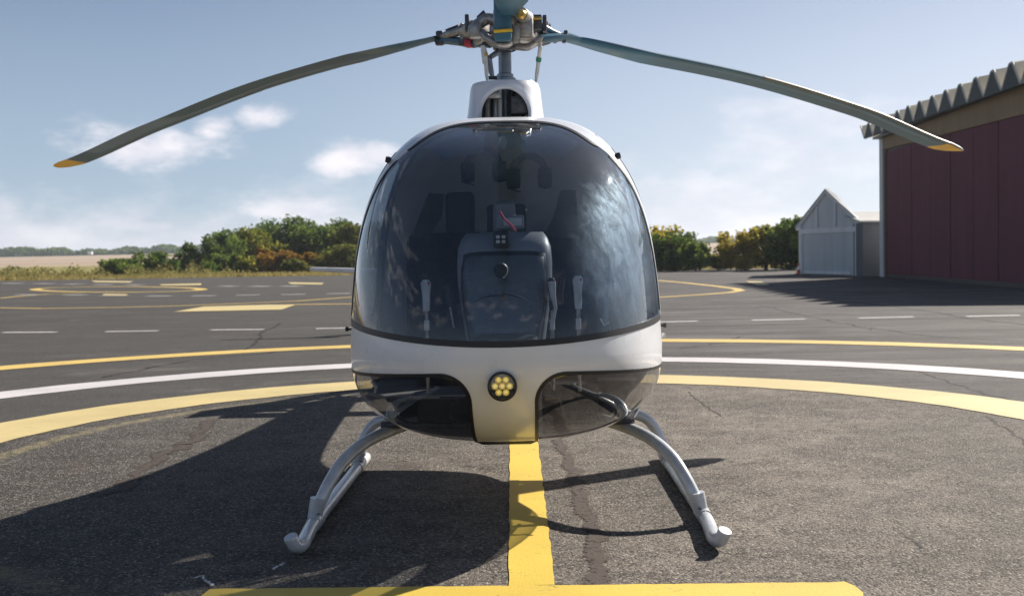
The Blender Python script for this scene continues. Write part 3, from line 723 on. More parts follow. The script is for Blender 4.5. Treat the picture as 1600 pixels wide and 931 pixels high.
# sticks and levers
def stick(px, top, bot, D, m1=GREYP, w_=.022):
    a, b_ = L(px, top, D), L(px, bot, D); h = a.z - b_.z
    pts = [b_ + Vector((0, 0, h * t)) for t in (.38, .5, .7, .85, .93, 1.0)]
    g = MB().tube(pts, [w_ * .62, w_ * .72, w_ * .78, w_ * .95, w_ * 1.02, w_ * .6], 12).build('control_stick', m1, heli)
    MB().tube([Vector((b_.x, b_.y, .51)), b_ + Vector((0, 0, h * .4))], .008, 8).build('stick_tube', STEEL, g)
    MB().tube([b_ + Vector((0, 0, .0)), b_ + Vector((0, 0, h * .2))], .0115, 8).build('stick_joint', GREYP, g)
    MB().box(pts[4] + Vector((.012, -.018, 0)), (.008, .008, .012), bev=.002).build('stick_button', REDB, g)
stick(667, 437, 516, 4.72); stick(904, 431, 514, 4.72)
stick(863, 434, 515, 4.78, BLACKP, .018); 
def lever(pts, D, m, nm, r):
    return MB().tube([L(a, b_, D) for a, b_ in pts], r, 10).build(nm, m, heli)
lever([(862, 440), (864, 462), (868, 480), (862, 512)], 4.73, GREYP, 'collective_lever', [.018, .012, .008, .008])
lever([(878, 434), (874, 456), (877, 476)], 4.83, BLACKP, 'collective_grip', [.016, .017, .010])
lever([(699, 445), (704, 470), (703, 500)], 4.80, BLACKP, 'throttle_lever', [.022, .018, .010])
lever([(703, 480), (707, 500), (709, 512)], 4.74, STEEL, 'throttle_link', .004)
lever([(938, 498), (944, 508), (952, 503)], 4.70, GREYP, 'harness_clip', .004)
# seats
def seat(s, wide):
    r = thing('x', None, None)
    COL.objects.unlink(r); bpy.data.objects.remove(r)
    cx = s * .305
    sp = MB().box((cx, -.50, .60), (.44, .40, .13), bev=.04).build('seat_cushion', SEATM, heli)
    bkm = MB().box((cx, -.20, .93), (.42, .11, .56), Matrix.Rotation(-.16, 3, 'X'), bev=.045).build('seat_backrest', SEATM, heli)
    return cx
seat(-1, 1); seat(1, 0)
a = L(719, 334, 5.55); MB().box(a, (.145, .06, .215), bev=.025).build('headrest', BLACKP, heli)
def belt(pts, D):
    Vs = [L(x, y, D) for x, y in pts]; b = MB(); n = len(Vs)
    b.add(Vs + [v + Vector((0, .012, 0)) for v in Vs], [tuple(range(n)), tuple(range(n, 2 * n))[::-1]] + [(i, (i + 1) % n, n + (i + 1) % n, n + i) for i in range(n)])
    return b.build('shoulder_harness', BLACKP, heli, smooth=False)
belt([(670, 302), (694, 303), (690, 340), (668, 372), (642, 372), (655, 338)], 5.62)
belt([(876, 297), (900, 297), (902, 340), (910, 372), (882, 372), (850, 368), (866, 335)], 5.62)
# anti-torque pedals seen through the chin windows
for s in (-1, 1):
    for q in (-.11, .11):
        x0 = s * .33 + q
        pd_ = MB().tube([(x0 - .055, -1.27, .50), (x0 + .055, -1.27, .50)], .009, 8).build('pedal_bar', DSTEEL, heli)
        MB().tube([(x0, -1.27, .50), (x0 + .02 * s, -1.22, .42), (x0 + .01, -1.02, .36)], .006, 8).build('pedal_arm', DSTEEL, pd_)
    MB().tube([(s * .17, -1.12, .36), (s * .55, -1.04, .36)], .014, 8).build('pedal_shaft', DSTEEL, heli)
MB().box((0, -1.08, .53), (.30, .42, .46), bev=.05).build('console_base', BLACKP, heli)
_j = int(np.argmin(np.abs(ds - .86))); _sec = [Vector((p[0] * .98, NY + .86, ZC + (p[2] - ZC) * .98)) for p in PP[_j] if ZC + (p[2] - ZC) * .98 < .512 and abs(p[0]) < .47]
_sec.sort(key=lambda v: math.atan2(v.x, ZC - v.z)); n_s = len(_sec)
mesh_obj('belly_bulkhead', _sec + [v + Vector((0, .012, 0)) for v in _sec], [tuple(range(n_s)), tuple(range(n_s, 2 * n_s))[::-1]] + [(i, (i + 1) % n_s, n_s + (i + 1) % n_s, n_s + i) for i in range(n_s)], LINING, heli, False)
# inner belly keel between the chin windows and a rear closing wall
MB().prism([(-.40, -.96), (.40, -.96), (.42, -.66), (-.42, -.66)], .35, .515).build('floor_structure', BLACKP, heli)
# tube modelled as the white reflection seen in the right chin window
q = [L(968, 634, 4.78), L(977, 643, 4.75), L(987, 646, 4.75), L(997, 640, 4.75), L(990, 652, 4.72)]
MB().tube(q, [.010, .007, .006, .006, .005], 8).build('chin_window_tube', TUBE, heli)
q = [L(582, 596, 4.78), L(588, 604, 4.75), L(586, 614, 4.75)]
MB().tube(q, [.008, .007, .006], 8).build('chin_window_tube', TUBE, heli)
# yaw string on the windshield
MB().tube([L(781, 331, 4.50), L(790, 345, 4.44), L(799, 352, 4.43), L(806, 361, 4.42)], [.0045, .004, .0045, .003], 8).build('yaw_string', PINK, heli)

# ---- skids
zsk = .034
def smooth_path(P, n=6):
    P = [Vector(p) for p in P]; out = []
    for i in range(len(P) - 1):
        p0, p1, p2, p3 = P[max(i - 1, 0)], P[i], P[i + 1], P[min(i + 2, len(P) - 1)]
        for k in range(n):
            t = k / n
            out.append(.5 * ((2 * p1) + (-p0 + p2) * t + (2 * p0 - 5 * p1 + 4 * p2 - p3) * t * t + (-p0 + 3 * p1 - 3 * p2 + p3) * t ** 3))
    return out + [P[-1]]
def cross(yc, h, nm):
    q = 1 if yc < -1 else 0
    pts = [(-.782, yc, .075), (-.755, yc, .15), (-.718, yc, .218), (-.668, yc, .262), (-.58, yc, .283), (-.45, yc, .285), (-.25, yc, .283), (0, yc, .283)]
    if q: pts = [(-.772, yc, .072), (-.728, yc + .04, .17), (-.678, yc + .12, .250), (-.600, yc + .25, .308), (-.495, yc + .43, .335), (-.40, yc + .52, .350), (-.25, yc + .56, .36), (0, yc + .57, .36)]
    pts += [(-x, y, z) for x, y, z in pts[:-1]][::-1]
    return MB().tube(smooth_path(pts), .026, 16).build(nm, TUBE, heli, angle=60)
YF, YR = -1.42, -.28
cross(YF, .98, 'front_cross_tube'); cross(YR, .86, 'rear_cross_tube')
for s in (-1, 1):
    x0 = s * .782 + .008
    tip = L(460 if s < 0 else 1139, 843 if s < 0 else 832, 4.06)
    pts = [(x0, -.02, zsk), (x0, -.6, zsk), (x0, YF, zsk), (x0 - s * .012, -1.68, zsk), (x0 - s * .018, -1.775, zsk), (x0 - s * .014, -1.822, zsk + .002), (x0 - s * .004, -1.850, zsk + .012)]
    P = smooth_path(pts, 5); P += [Vector((x0 + s * .003, -1.860, zsk + .030)), Vector((x0 + s * .008, -1.866, zsk + .046))]
    sk = MB().tube(P, [.0275] * (len(P) - 6) + [.0275, .027, .0265, .026, .025, .0245], 20).build('skid', TUBE, heli, angle=60)
    MB().lathe([(.0, .003), (.0245, .003), (.0258, .0), (.0258, -.010)], P[-1], (P[-1] - P[-2]).normalized(), 24).build('skid_end_cap', TUBE, sk)
    for yy in (YF, YR):
        m = MB().tube([(s * .779, yy, .045), (s * .765, yy, .125)], .0300, 16).build('skid_clamp', TUBE, sk)
        MB().tube([(s * .768, yy, .100), (s * .764, yy, .110)], .0318, 16).build('clamp_band', TUBE, m)
        MB().tube([(x0, yy - .055, zsk), (x0, yy + .055, zsk)], .0315, 16).build('clamp_saddle', TUBE, sk)
        for dy in (-.04, .04): MB().lathe([(.0, .006), (.007, .006), (.008, 0)], (x0 - s * .02, yy + dy, zsk + .032), (0, 0, 1), 8).build('clamp_bolt', DSTEEL, sk)

# ---- tail
fin = MB()
def aerofoil_plate(pts, th, name, mat, parent):
    """plate in the Y-Z plane with thickness, rounded towards its outline"""
    n = len(pts); cy = sum(p[0] for p in pts) / n; cz = sum(p[1] for p in pts) / n; V = []
    for x, k in ((-th / 2, .93), (-th * .25, 1.0), (th * .25, 1.0), (th / 2, .93)):
        V += [(x, cy + (p[0] - cy) * k, cz + (p[1] - cz) * k) for p in pts]
    F_ = [(j * n + i, j * n + (i + 1) % n, (j + 1) * n + (i + 1) % n, (j + 1) * n + i) for j in range(3) for i in range(n)]
    F_ += [tuple(range(n))[::-1], tuple(range(3 * n, 4 * n))]
    return mesh_obj(name, V, F_, mat, parent, True)
fy, fz, fr_ = 4.05, 1.22, .31
vf = aerofoil_plate([(3.55, 1.42), (3.72, 1.60), (3.92, 2.02), (4.28, 2.02), (4.34, 1.60), (4.30, 1.50), (4.05, 1.58), (3.80, 1.53)], .07, 'tail_fin', WHITE, heli)
vf.data.set_sharp_from_angle(angle=math.radians(40))
duct = MB().lathe([(fr_, -.10), (fr_ + .02, -.125), (fr_ + .07, -.11), (fr_ + .10, 0), (fr_ + .07, .11), (fr_ + .02, .125), (fr_, .10), (fr_, -.10)], (0, fy, fz), (1, 0, 0), 56).build('tail_rotor_duct', WHITE, heli)
hub_ = MB().lathe([(.0, -.09), (.05, -.08), (.06, -.04), (.06, .06), (.0, .09)], (0, fy, fz), (1, 0, 0), 24).build('tail_rotor_hub', WHITE, duct)
for k in range(7):
    a = k * 2 * math.pi / 7 + .2; ca, sa = math.cos(a), math.sin(a)
    V = []
    for r_ in (.06, .295):
        for (u, v) in ((-.026, -.014), (.026, .006), (.026, .014), (-.026, -.006)):
            V.append((v, fy + r_ * ca - u * sa, fz + r_ * sa + u * ca))
    mesh_obj('tail_rotor_blade', V, [(0, 1, 2, 3), (7, 6, 5, 4), (0, 4, 5, 1), (1, 5, 6, 2), (2, 6, 7, 3), (3, 7, 4, 0)], BLACKP, duct, False)
for a in (.9, 3.0, 5.1): MB().tube([(.06, fy + .05 * math.cos(a), fz + .05 * math.sin(a)), (.06, fy + fr_ * math.cos(a), fz + fr_ * math.sin(a))], .012, 8).build('duct_strut', WHITE, duct)
aerofoil_plate([(3.85, .98), (4.25, .98), (4.22, .72), (4.02, .70)], .06, 'ventral_fin', WHITE, heli)
V = []
for x in (-.80, -.4, 0, .4, .80):
    for (u, v) in ((-.12, 0), (-.09, .013), (0, .018), (.12, 0), (0, -.014), (-.09, -.012)): V.append((x, 3.02 + u, 1.10 + v))
F_ = [(j * 6 + i, j * 6 + (i + 1) % 6, (j + 1) * 6 + (i + 1) % 6, (j + 1) * 6 + i) for j in range(4) for i in range(6)] + [(5, 4, 3, 2, 1, 0), (24, 25, 26, 27, 28, 29)]
mesh_obj('horizontal_stabilizer', V, F_, WHITE, heli, True).data.set_sharp_from_angle(angle=math.radians(40))
MB().tube([(.0, .45, 1.70), (.0, .95, 1.74), (.0, 1.1, 1.70)], [.14, .12, .08], 16).build('exhaust_cowl', WHITE, heli)

# ---- main rotor
CXm = 0.0
mast = MB().tube([(0, 0, 1.74), (0, 0, 2.20)], .034, 24).build('rotor_mast', MAST, heli)
MB().lathe([(.036, 1.955), (.056, 1.956), (.056, 2.01), (.044, 2.015), (.044, 2.03), (.036, 2.035)], (0, 0, 0), seg=28).build('mast_collar', MAST, mast)
MB().lathe([(.036, 2.15), (.050, 2.152), (.062, 2.175), (.085, 2.185), (.085, 2.20), (.03, 2.202)], (0, 0, 0), seg=28).build('mast_flange', MAST, mast)
# scissors link
p1, p2, p3 = L(778, 82, 5.84), L(762, 92, 5.80), L(770, 122, 5.80)
MB().tube([p1, p2], [.016, .012], 10).build('scissor_arm', MAST, mast)
MB().tube([p2, (p2 + p3) / 2, p3], [.022, .016, .010], 10, squash=.6).build('scissor_arm', MAST, mast)
MB().tube([p2 + Vector((-.022, 0, 0)), p2 + Vector((.022, 0, 0))], .010, 10).build('scissor_pin', DSTEEL, mast)
MB().tube([p3 + Vector((-.022, 0, 0)), p3 + Vector((.022, 0, 0))], .010, 10).build('scissor_pin', DSTEEL, mast)
hub = MB()
hub.lathe([(.03, 2.19), (.13, 2.195), (.145, 2.215), (.135, 2.235), (.08, 2.25), (.075, 2.31), (.05, 2.335), (.0, 2.34)], (0, 0, 0), seg=28)
hubo = hub.build('rotor_hub', STEEL, heli)
DIR = [Vector((0, -1, 0)), Vector((.866, .5, 0)), Vector((-.866, .5, 0))]
for k, dvec in enumerate(DIR):
    sd = Vector((-dvec.y, dvec.x, 0))
    if dvec.x < 0: sd = sd
    R = Matrix((dvec, sd, Vector((0, 0, 1)))).transposed()
    b = MB(); b.box(dvec * .15 + Vector((0, 0, 2.222)), (.22, .10, .045), R, .012); b.build('hub_arm', DSTEEL, hubo)
    # elastomeric bearing housing and damper
    MB().lathe([(.0, -.075), (.040, -.072), (.052, -.05), (.045, -.03), (.055, -.01), (.055, .03), (.044, .05), (.048, .07), (.0, .075)], dvec * .17 + sd * .02 + Vector((0, 0, 2.275)), dvec, 20).build('bearing_housing', STEEL, hubo)
    MB().box(dvec * .235 + Vector((0, 0, 2.275)), (.018, .10, .085), R, .004).build('hub_plate', STEEL, hubo)
    for q in (-.036, .036):
        MB().lathe([(.0, .012), (.010, .012), (.011, 0)], dvec * .245 + sd * q + Vector((0, 0, 2.30)), dvec, 8).build('hub_bolt', DSTEEL, hubo)
    # pitch horn
    MB().tube(smooth_path([dvec * .17 + Vector((0, 0, 2.24)), dvec * .13 + sd * .07 + Vector((0, 0, 2.205)), dvec * .06 + sd * .135 + Vector((0, 0, 2.205)), dvec * .03 + sd * .165 + Vector((0, 0, 2.225))], 4), .019, 12, squash=.8).build('pitch_horn', STEEL, hubo)
# visible curved pitch horns and the two pitch links
MB().tube(smooth_path([L(752, 50, 5.74), L(762, 60, 5.70), L(776, 69, 5.68), L(790, 70, 5.68), L(800, 65, 5.68)], 4), [.014] + [.020] * 15 + [.014], 12).build('pitch_horn', STEEL, hubo)
MB().tube(smooth_path([L(808, 73, 5.78), L(824, 74, 5.76), L(838, 66, 5.74), L(846, 57, 5.74)], 4), [.020] * 8 + [.022, .02, .018, .016, .014], 12).build('pitch_horn', STEEL, hubo)
MB().box(L(818, 44, 5.74), (.10, .08, .11), bev=.02).build('hub_fitting', STEEL, hubo)
MB().box(L(805, 52, 5.70), (.05, .05, .10), bev=.012).build('hub_fitting', STEEL, hubo)
dm2 = MB().tube([L(814, 22, 5.62), L(822, 30, 5.78)], [.034, .040], 18).build('blade_damper', STEEL, hubo)
MB().lathe([(.0, -.004), (.017, -.004), (.022, .004), (.026, .012)], L(814, 21.5, 5.60), (.15, 1, -.1), 20).build('damper_cap', GOLD, dm2)
MB().box(L(836, 36, 5.82), (.07, .05, .075), bev=.006).build('hub_fitting', DSTEEL, hubo)
MB().box(L(851, 38, 5.82), (.022, .05, .085), bev=.005).build('hub_plate', DSTEEL, hubo)
MB().tube([L(829, 30, 5.78), L(846, 29, 5.78)], .008, 8).build('hub_strap', GOLD, hubo)
MB().box(L(742, 50, 5.75), (.07, .06, .07), bev=.014).build('hub_fitting', STEEL, hubo)
MB().box(L(730, 37, 5.78), (.022, .05, .085), bev=.005).build('hub_plate', DSTEEL, hubo)
MB().tube([L(760, 24, 5.85), L(748, 32, 5.85)], [.030, .022], 12).build('hub_fitting', DSTEEL, hubo)
MB().tube(smooth_path([L(776, 33, 5.78), L(762, 30, 5.8), L(748, 38, 5.8), L(742, 46, 5.78)], 4), .030, 12).build('bearing_housing', STEEL, hubo)
MB().lathe([(.0, .07), (.062, .07), (.066, .05), (.066, -.01), (.05, -.02)], L(790, 74, 5.86), (0, 0, 1), 24).build('hub_cap_ring', DSTEEL, hubo)
def link_rod(a, b, band, m):
    r = MB().tube([a, a.lerp(b, .15), a.lerp(b, .16), a.lerp(b, .8), b], [.007, .007, .011, .010, .006], 10).build('pitch_link', GREYP, hubo)
    MB().tube([a.lerp(b, band - .05), a.lerp(b, band + .05)], .0145, 12).build('link_band', m, r)
    MB().lathe([(.0, .012), (.014, .010), (.014, -.010), (.0, -.012)], a, (0, 1, 0), 12).build('rod_end', DSTEEL, r)
link_rod(L(846, 62, 5.82), L(837, 129, 5.92), .46, GREENB)
link_rod(L(757, 70, 5.74), L(761, 126, 5.74), .28, GOLD)
MB().tube([L(755, 72, 5.74), L(758, 100, 5.74)], .014, 10).build('link_sleeve', GREYP, hubo)
# blades
def blade(kk, zfun, r_in, pitch, root_w, flare, name='rotor_blade', tip_y0=3.35, shift=0.0):
    dvec = DIR[kk]; sd = Vector((dvec.y, -dvec.x, 0))     # towards the leading edge (rotor turns clockwise seen from above)
    secs = [(-.75, .0), (-.55, .05), (-.2, .10), (.05, .115), (.2, .09), (.25, 0.02), (.25, -.02), (.2, -.055), (.05, -.075), (-.2, -.055), (-.55, -.02)]
    rs = [r_in, r_in + .06, r_in + .13, r_in + .22, r_in + .34, .95] + list(np.linspace(1.1, 3.34, 22)) + [3.38, 3.42, 3.50, 3.55, 3.565]
    rs = sorted(set(round(r, 4) for r in rs)); V = []; n = len(secs); uvr = []
    for r in rs:
        ch = .18
        if r < flare: 
            t = (r - r_in) / (flare - r_in); ch = root_w + (.18 - root_w) * (t * t * (3 - 2 * t))
        if r > 3.38: ch *= 1 - .9 * ((r - 3.38) / .2) ** 2.2
        tf = .18 / max(ch, .1) * (1.1 if r < flare else .7)
        thick = min(.18, ch) * tf
        tw = pitch(r)
        for (u, v) in secs:
            uu = shift + u * ch + (0.0 if r <= 3.38 else -.03 * ((r - 3.38) / .2)); vv = v * thick
            x = dvec * r + sd * (uu * math.cos(tw) + 0 * vv) + Vector((0, 0, zfun(r) + uu * math.sin(tw) + vv * math.cos(tw)))
            V.append(x)
    def part(name_, i0, i1, mat, parent, ks=None, off=0.0):
        ks = ks or range(n); sub = MB(); 
        VV = []
        for i in range(i0, i1 + 1):
            c = sum((V[i * n + k] for k in range(n)), Vector()) / n
            for k in range(n): VV.append(V[i * n + k] + (V[i * n + k] - c).normalized() * off)
        F_ = [((i) * n + k, (i) * n + (k + 1) % n, (i + 1) * n + (k + 1) % n, (i + 1) * n + k) for i in range(i1 - i0) for k in ks]
        if len(list(ks)) == n: F_ += [tuple(range(n))[::-1], tuple((i1 - i0) * n + k for k in range(n))]
        o = mesh_obj(name_, VV, F_, mat, parent, True); o.data.set_sharp_from_angle(angle=math.radians(45)); return o
    it = min(range(len(rs)), key=lambda i: abs(rs[i] - tip_y0))
    bl = part(name, 0, it, BLADE, heli)
    part('blade_tip_band', it, len(rs) - 1, BYEL, bl, off=.0008)
    i1 = min(range(len(rs)), key=lambda i: abs(rs[i] - 1.75))
    part('erosion_strip', i1, len(rs) - 1, EDGE, bl, ks=[3, 4, 5, 6], off=.003)
    return bl, V, n
zl = lambda r: float(pch(np.array([r]), [.0, .3, .85, 1.66, 2.59, 3.7], [2.285, 2.272, 2.222, 2.125, 1.945, 1.735])[0])
zr = lambda r: float(pch(np.array([r]), [.0, .3, .85, 1.66, 2.59, 3.7], [2.27, 2.255, 2.20, 2.12, 1.965, 1.735])[0])
bR, VR, n_ = blade(1, zr, .30, lambda r: math.radians(7.5 - 1.2 * r), .07, .95)
bLf, VL, _ = blade(2, zl, .42, lambda r: math.radians(-2.5 + .4 * r), .07, 1.0)
bF, VFt, _ = blade(0, lambda r: 2.285 - .025 * r * r, .22, lambda r: math.radians(-2), .085, .74, shift=-.008)
# root fittings
MB().tube([L(765, 69, 5.92), L(733, 67, 6.0), L(700, 63, 6.1), L(684, 64, 6.14)], [.022, .024, .024, .02], 10, squash=1.6).build('root_strap', BLADE, bLf)
MB().tube([L(741, 68, 5.97), L(731, 67, 5.99)], [.0255, .0255], 10, squash=1.6).build('root_mark', REDB, bLf)
MB().tube([L(733, 44, 5.95), L(720, 49, 6.0), L(702, 54, 6.05), L(690, 57, 6.1)], [.028, .024, .022, .016], 12).build('blade_sleeve', STEEL, bLf)
MB().box(L(687, 55, 6.11), (.04, .05, .04), bev=.01).build('root_bolt', DSTEEL, bLf)
MB().box(L(687, 66, 6.11), (.05, .05, .035), bev=.01).build('root_bolt', DSTEEL, bLf)
MB().tube([L(698, 49, 6.07), L(718, 42, 6.02)], [.012, .014], 8).build('sleeve_rod', DSTEEL, bLf)
MB().tube([L(840, 62, 5.9), L(860, 60, 5.95), L(885, 58, 6.05), L(905, 62, 6.1)], [.022, .024, .022, .015], 10, squash=1.6).build('root_strap', BLADE, bR)
MB().tube([L(848, 43, 5.95), L(862, 50, 6.0), L(880, 57, 6.05)], [.02, .016, .012], 10).build('blade_sleeve', BLADE, bR)
for px, py in ((867, 64), (881, 64), (884, 52)): MB().box(L(px, py, 6.02), (.022, .03, .026), bev=.006).build('root_bolt', DSTEEL, bR)
# front blade cuff with its yellow line
MB().box(L(785.5, 30, 5.62), (.088, .05, .22), Matrix.Rotation(.0, 3, 'X'), .014).build('blade_cuff', BLADE, bF)
MB().box(L(786, 48.5, 5.59), (.092, .012, .014), Matrix.Rotation(-.06, 3, 'Y'), .002).build('cuff_line', BYEL, bF)

# ---- headsets hanging in the cabin
def headset(px, py, label):
    p = L(px, py, 5.35); wp = HM @ p
    t = thing('headset', label, 'headset', wp, 0, 'headsets hanging in the cabin')
    MB().tube([(math.cos(a) * .075, 0, math.sin(a) * .065 + .02) for a in np.linspace(-.2, math.pi + .2, 14)], .018, 8).build('headband', BLACKP, t)
    for s in (-1, 1):
        MB().lathe([(.0, -.034), (.044, -.030), (.054, 0), (.046, .034), (.0, .036)], (s * .075, 0, -.02), (1, 0, 0), 18).build('ear_cup', BLACKP, t)
    MB().tube([(-.08, -.02, -.02), (-.10, -.08, -.07), (-.04, -.10, -.09)], .004, 6).build('microphone_boom', BLACKP, t)
headset(755, 262, 'black headset hanging behind the windshield, left of the centre column')
headset(826, 272, 'black headset hanging behind the windshield, right of the centre column')

# ================================================================ buildings
def cladding(name, col, rough=.5, line=.0, axis='z', var=.06):
    m, t = new_mat(name)
    P = t.n('ShaderNodeNewGeometry').outputs['Position']; sp = t.n('ShaderNodeSeparateXYZ', i_0=P)
    nz = t.noise(t.vmap(P, (1, 1, .15)), 1.4, 5, .65); n2_ = t.noise(P, 9, 4, .7)
    c = t.mix(t.ss(nz, .3, .7), tuple(x * (1 - 2 * var) for x in col) + (1,), tuple(x * (1 + var) for x in col) + (1,))
    c = t.mix(t.m('MULTIPLY', t.ss(n2_, .5, .8), .25), c, tuple(x * .7 for x in col) + (1,))
    b = t.n('ShaderNodeBsdfPrincipled'); t.put(b.inputs['Base Color'], c); b.inputs['Roughness'].default_value = rough; b.inputs['Specular IOR Level'].default_value = .25
    if line:
        bn = t.n('ShaderNodeBump'); bn.inputs['Strength'].default_value = .8; bn.inputs['Distance'].default_value = .02
        fr_ = t.m('FRACT', t.m('DIVIDE', sp.outputs[2], line))
        t.put(bn.inputs['Height'], t.m('ADD', fr_, t.m('MULTIPLY', n2_, .1))); t.put(b.inputs['Normal'], bn)
    finish(t, b); return m
MAROON = cladding('maroon_cladding', (.155, .036, .056), .75)
FASCIA = cladding('tan_fascia', (.30, .21, .11), .7)
ROOFM = cladding('corrugated_roof', (.74, .68, .54), .7, var=.08)
SHEDT = cladding('shed_trim', (.74, .75, .76), .5)
FRAMEW = cladding('white_post', (.62, .63, .62), .5)
SHEDW = cladding('shed_boards', (.62, .66, .68), .55, line=.12)
DOORM = cladding('shutter_door', (.56, .62, .64), .5, line=.09)
DARKW = cladding('dark_side_wall', (.13, .14, .16), .7, line=.15)
LROOF = cladding('light_roof', (.45, .45, .44), .6)
BROWN = cladding('brown_trim', (.10, .06, .035), .6)
wx = lambda D: 12.62 + .0615 * (D - 27.5)
D0, D1 = 26.7, 40.2
hang = thing('hangar', 'maroon panelled hangar with tan fascia and deep corrugated roof edge at the right', 'hangar', (wx(D0) + 4, (D0 + D1) / 2, 0))
def hb(name, quad_lo, z0, z1, mat, par=hang, smooth=False):
    m = MB(); m.prism(quad_lo, z0, z1); return m.build(name, mat, par, smooth, origin=tuple(hang.location))
def along(Da, Db, o0, o1):
    """plan quad along the front wall between depths, offsets o0..o1 outwards (towards -X)"""
    return [(wx(Da) - o1, Da), (wx(Da) - o0, Da), (wx(Db) - o0, Db), (wx(Db) - o1, Db)]
edges = [D1 - .45, 38.65]
def depth_at(px):      # depth where the bearing px meets the wall line
    k = (px - 800) / F; return (12.62 - .0615 * 27.5) / (k - .0615)
ed = [39.75, depth_at(1407)] + [depth_at(p) for p in (1428, 1457.5, 1489, 1524.6, 1564, 1606)]
ed.append(D0 + .05)
for i in range(len(ed) - 1):
    a, b_ = ed[i], ed[i + 1]
    if a - b_ < .1: continue
    hb('wall_panel', along(b_ + .022, a - .022, .0, .05 + .006 * (i % 2)), .12, 4.42, MAROON)
hb('wall_backing', along(D0, D1 - .1, -.12, -.002), .0, 4.6, BLACKR)
hb('plinth', along(D0, D1 - .1, -.01, .045), .0, .115, BLACKR)
hb('corner_trim', along(39.76, 39.98, -.02, .07), .0, 4.45, BROWN)
hb('corner_post', along(40.0, 40.45, -.25, .12), .0, 5.02, FRAMEW)
# end and back walls
hb('end_wall', [(wx(D0) + .12, D0 - .1), (wx(D0) + 9, D0 - .1), (wx(D0) + 9, D0), (wx(D0) + .12, D0)], 0, 4.9, MAROON)
hb('end_wall', [(wx(D1) + .12, D1), (wx(D1) + 9, D1), (wx(D1) + 9, D1 + .1), (wx(D1) + .12, D1 + .1)], 0, 4.9, FRAMEW)
hb('rear_wall', [(wx(D0) + 8.9, D0), (wx(D0) + 9, D0), (wx(D1) + 9, D1), (wx(D1) + 8.9, D1)], 0, 5.5, MAROON)
# fascia boards, slightly rising away from the camera
m = MB(); za, zb_ = 4.22, 4.52; ha, hb_ = 4.92, 5.10
q = along(D0 - .1, D1 - .2, .05, .11)
m.add([(x, y, z) for (x, y), z in zip(q, (za, za, zb_, zb_))] + [(x, y, z) for (x, y), z in zip(q, (ha, ha, hb_, hb_))],
      [(3, 2, 1, 0), (4, 5, 6, 7), (0, 1, 5, 4), (1, 2, 6, 5), (2, 3, 7, 6), (3, 0, 4, 7)])
m.build('fascia_board', FASCIA, hang, False, origin=tuple(hang.location))
# corrugated sheets: waves run along X, seen from their ends
pk = [depth_at(p) for p in (1392, 1409, 1426, 1443, 1462, 1482, 1503, 1526, 1551, 1578)]
per = (pk[0] - pk[-1]) / 9
Dp_ = [41.9 - .06 * k for k in range(int((41.9 - (D0 - .5)) / .06) + 1)]
def wave(D):
    ph = ((D - pk[-1]) / per) % 1.0; tri = abs(ph - .5) * 2          # 1 at peaks
    return max(0.0, min(1.0, (tri - .06) / .80)) 
V = []; nD = len(Dp_)
for th in (0, -.035):
    for (ox, rise) in ((.42, -.02), (.0, .05), (-4.5, .75), (-9.2, 1.45)):
        for D in Dp_:
            zb0 = 4.94 + .012 * (D - 27.5); hh = .56 + .006 * (28 - D)
            V.append((wx(D) - ox, D, zb0 + hh * wave(D) + rise + th))
F_ = []
for sIdx in range(2):
    o0 = sIdx * 4 * nD
    for r in range(3):
        for i in range(nD - 1):
            q = (o0 + r * nD + i, o0 + r * nD + i + 1, o0 + (r + 1) * nD + i + 1, o0 + (r + 1) * nD + i); F_.append(q if sIdx == 0 else q[::-1])
for i in range(nD - 1): F_.append((i, 4 * nD + i, 4 * nD + i + 1, i + 1)); 
for r in range(3): F_.append((r * nD, (r + 1) * nD, 4 * nD + (r + 1) * nD, 4 * nD + r * nD)); F_.append((r * nD + nD - 1, 4 * nD + r * nD + nD - 1, 4 * nD + (r + 1) * nD + nD - 1, (r + 1) * nD + nD - 1))
mesh_obj('corrugated_roof', [Vector(v) - hang.location for v in V], F_, ROOFM, hang, False)
for th0 in (0,):
    Pw = [Vector((wx(D) - .425, D, 4.925 + .012 * (D - 27.5) + (.56 + .006 * (28 - D)) * wave(D) - .02)) - hang.location for D in Dp_]
    MB().tube(Pw, .032, 5).build('sheet_edge', LROOF, hang, False)
# dark closures standing in each wave just behind the roof edge
GREENC = cladding('dark_green_closure', (.035, .050, .048), .6)
for k in range(-1, 13):
    Dc = pk[-1] + per * k
    if Dc > 41.6 or Dc < D0 - .3: continue
    V = []; zb0 = 4.94 + .012 * (Dc - 27.5)
    hh = .56 + .006 * (28 - Dc)
    prof_ = [(-.47, -.10), (-.47, .0), (-.40, .06), (-.10, .93), (0, .97), (.10, .93), (.40, .06), (.47, .0), (.47, -.10)]
    for o in (.440, .40):
        for (u, v) in prof_: V.append((wx(Dc + u * per) - o, Dc + u * per, zb0 + hh * v - .02))
    n = len(prof_)
    mesh_obj('wave_closure', [Vector(v) - hang.location for v in V], [tuple(range(n))[::-1], tuple(range(n, 2 * n))] + [(i, (i + 1) % n, n + (i + 1) % n, n + i) for i in range(n)], GREENC, hang, False)
hb('gutter_board', along(D0 - .1, 40.5, .10, .34), 4.93, 5.0, BLACKR)

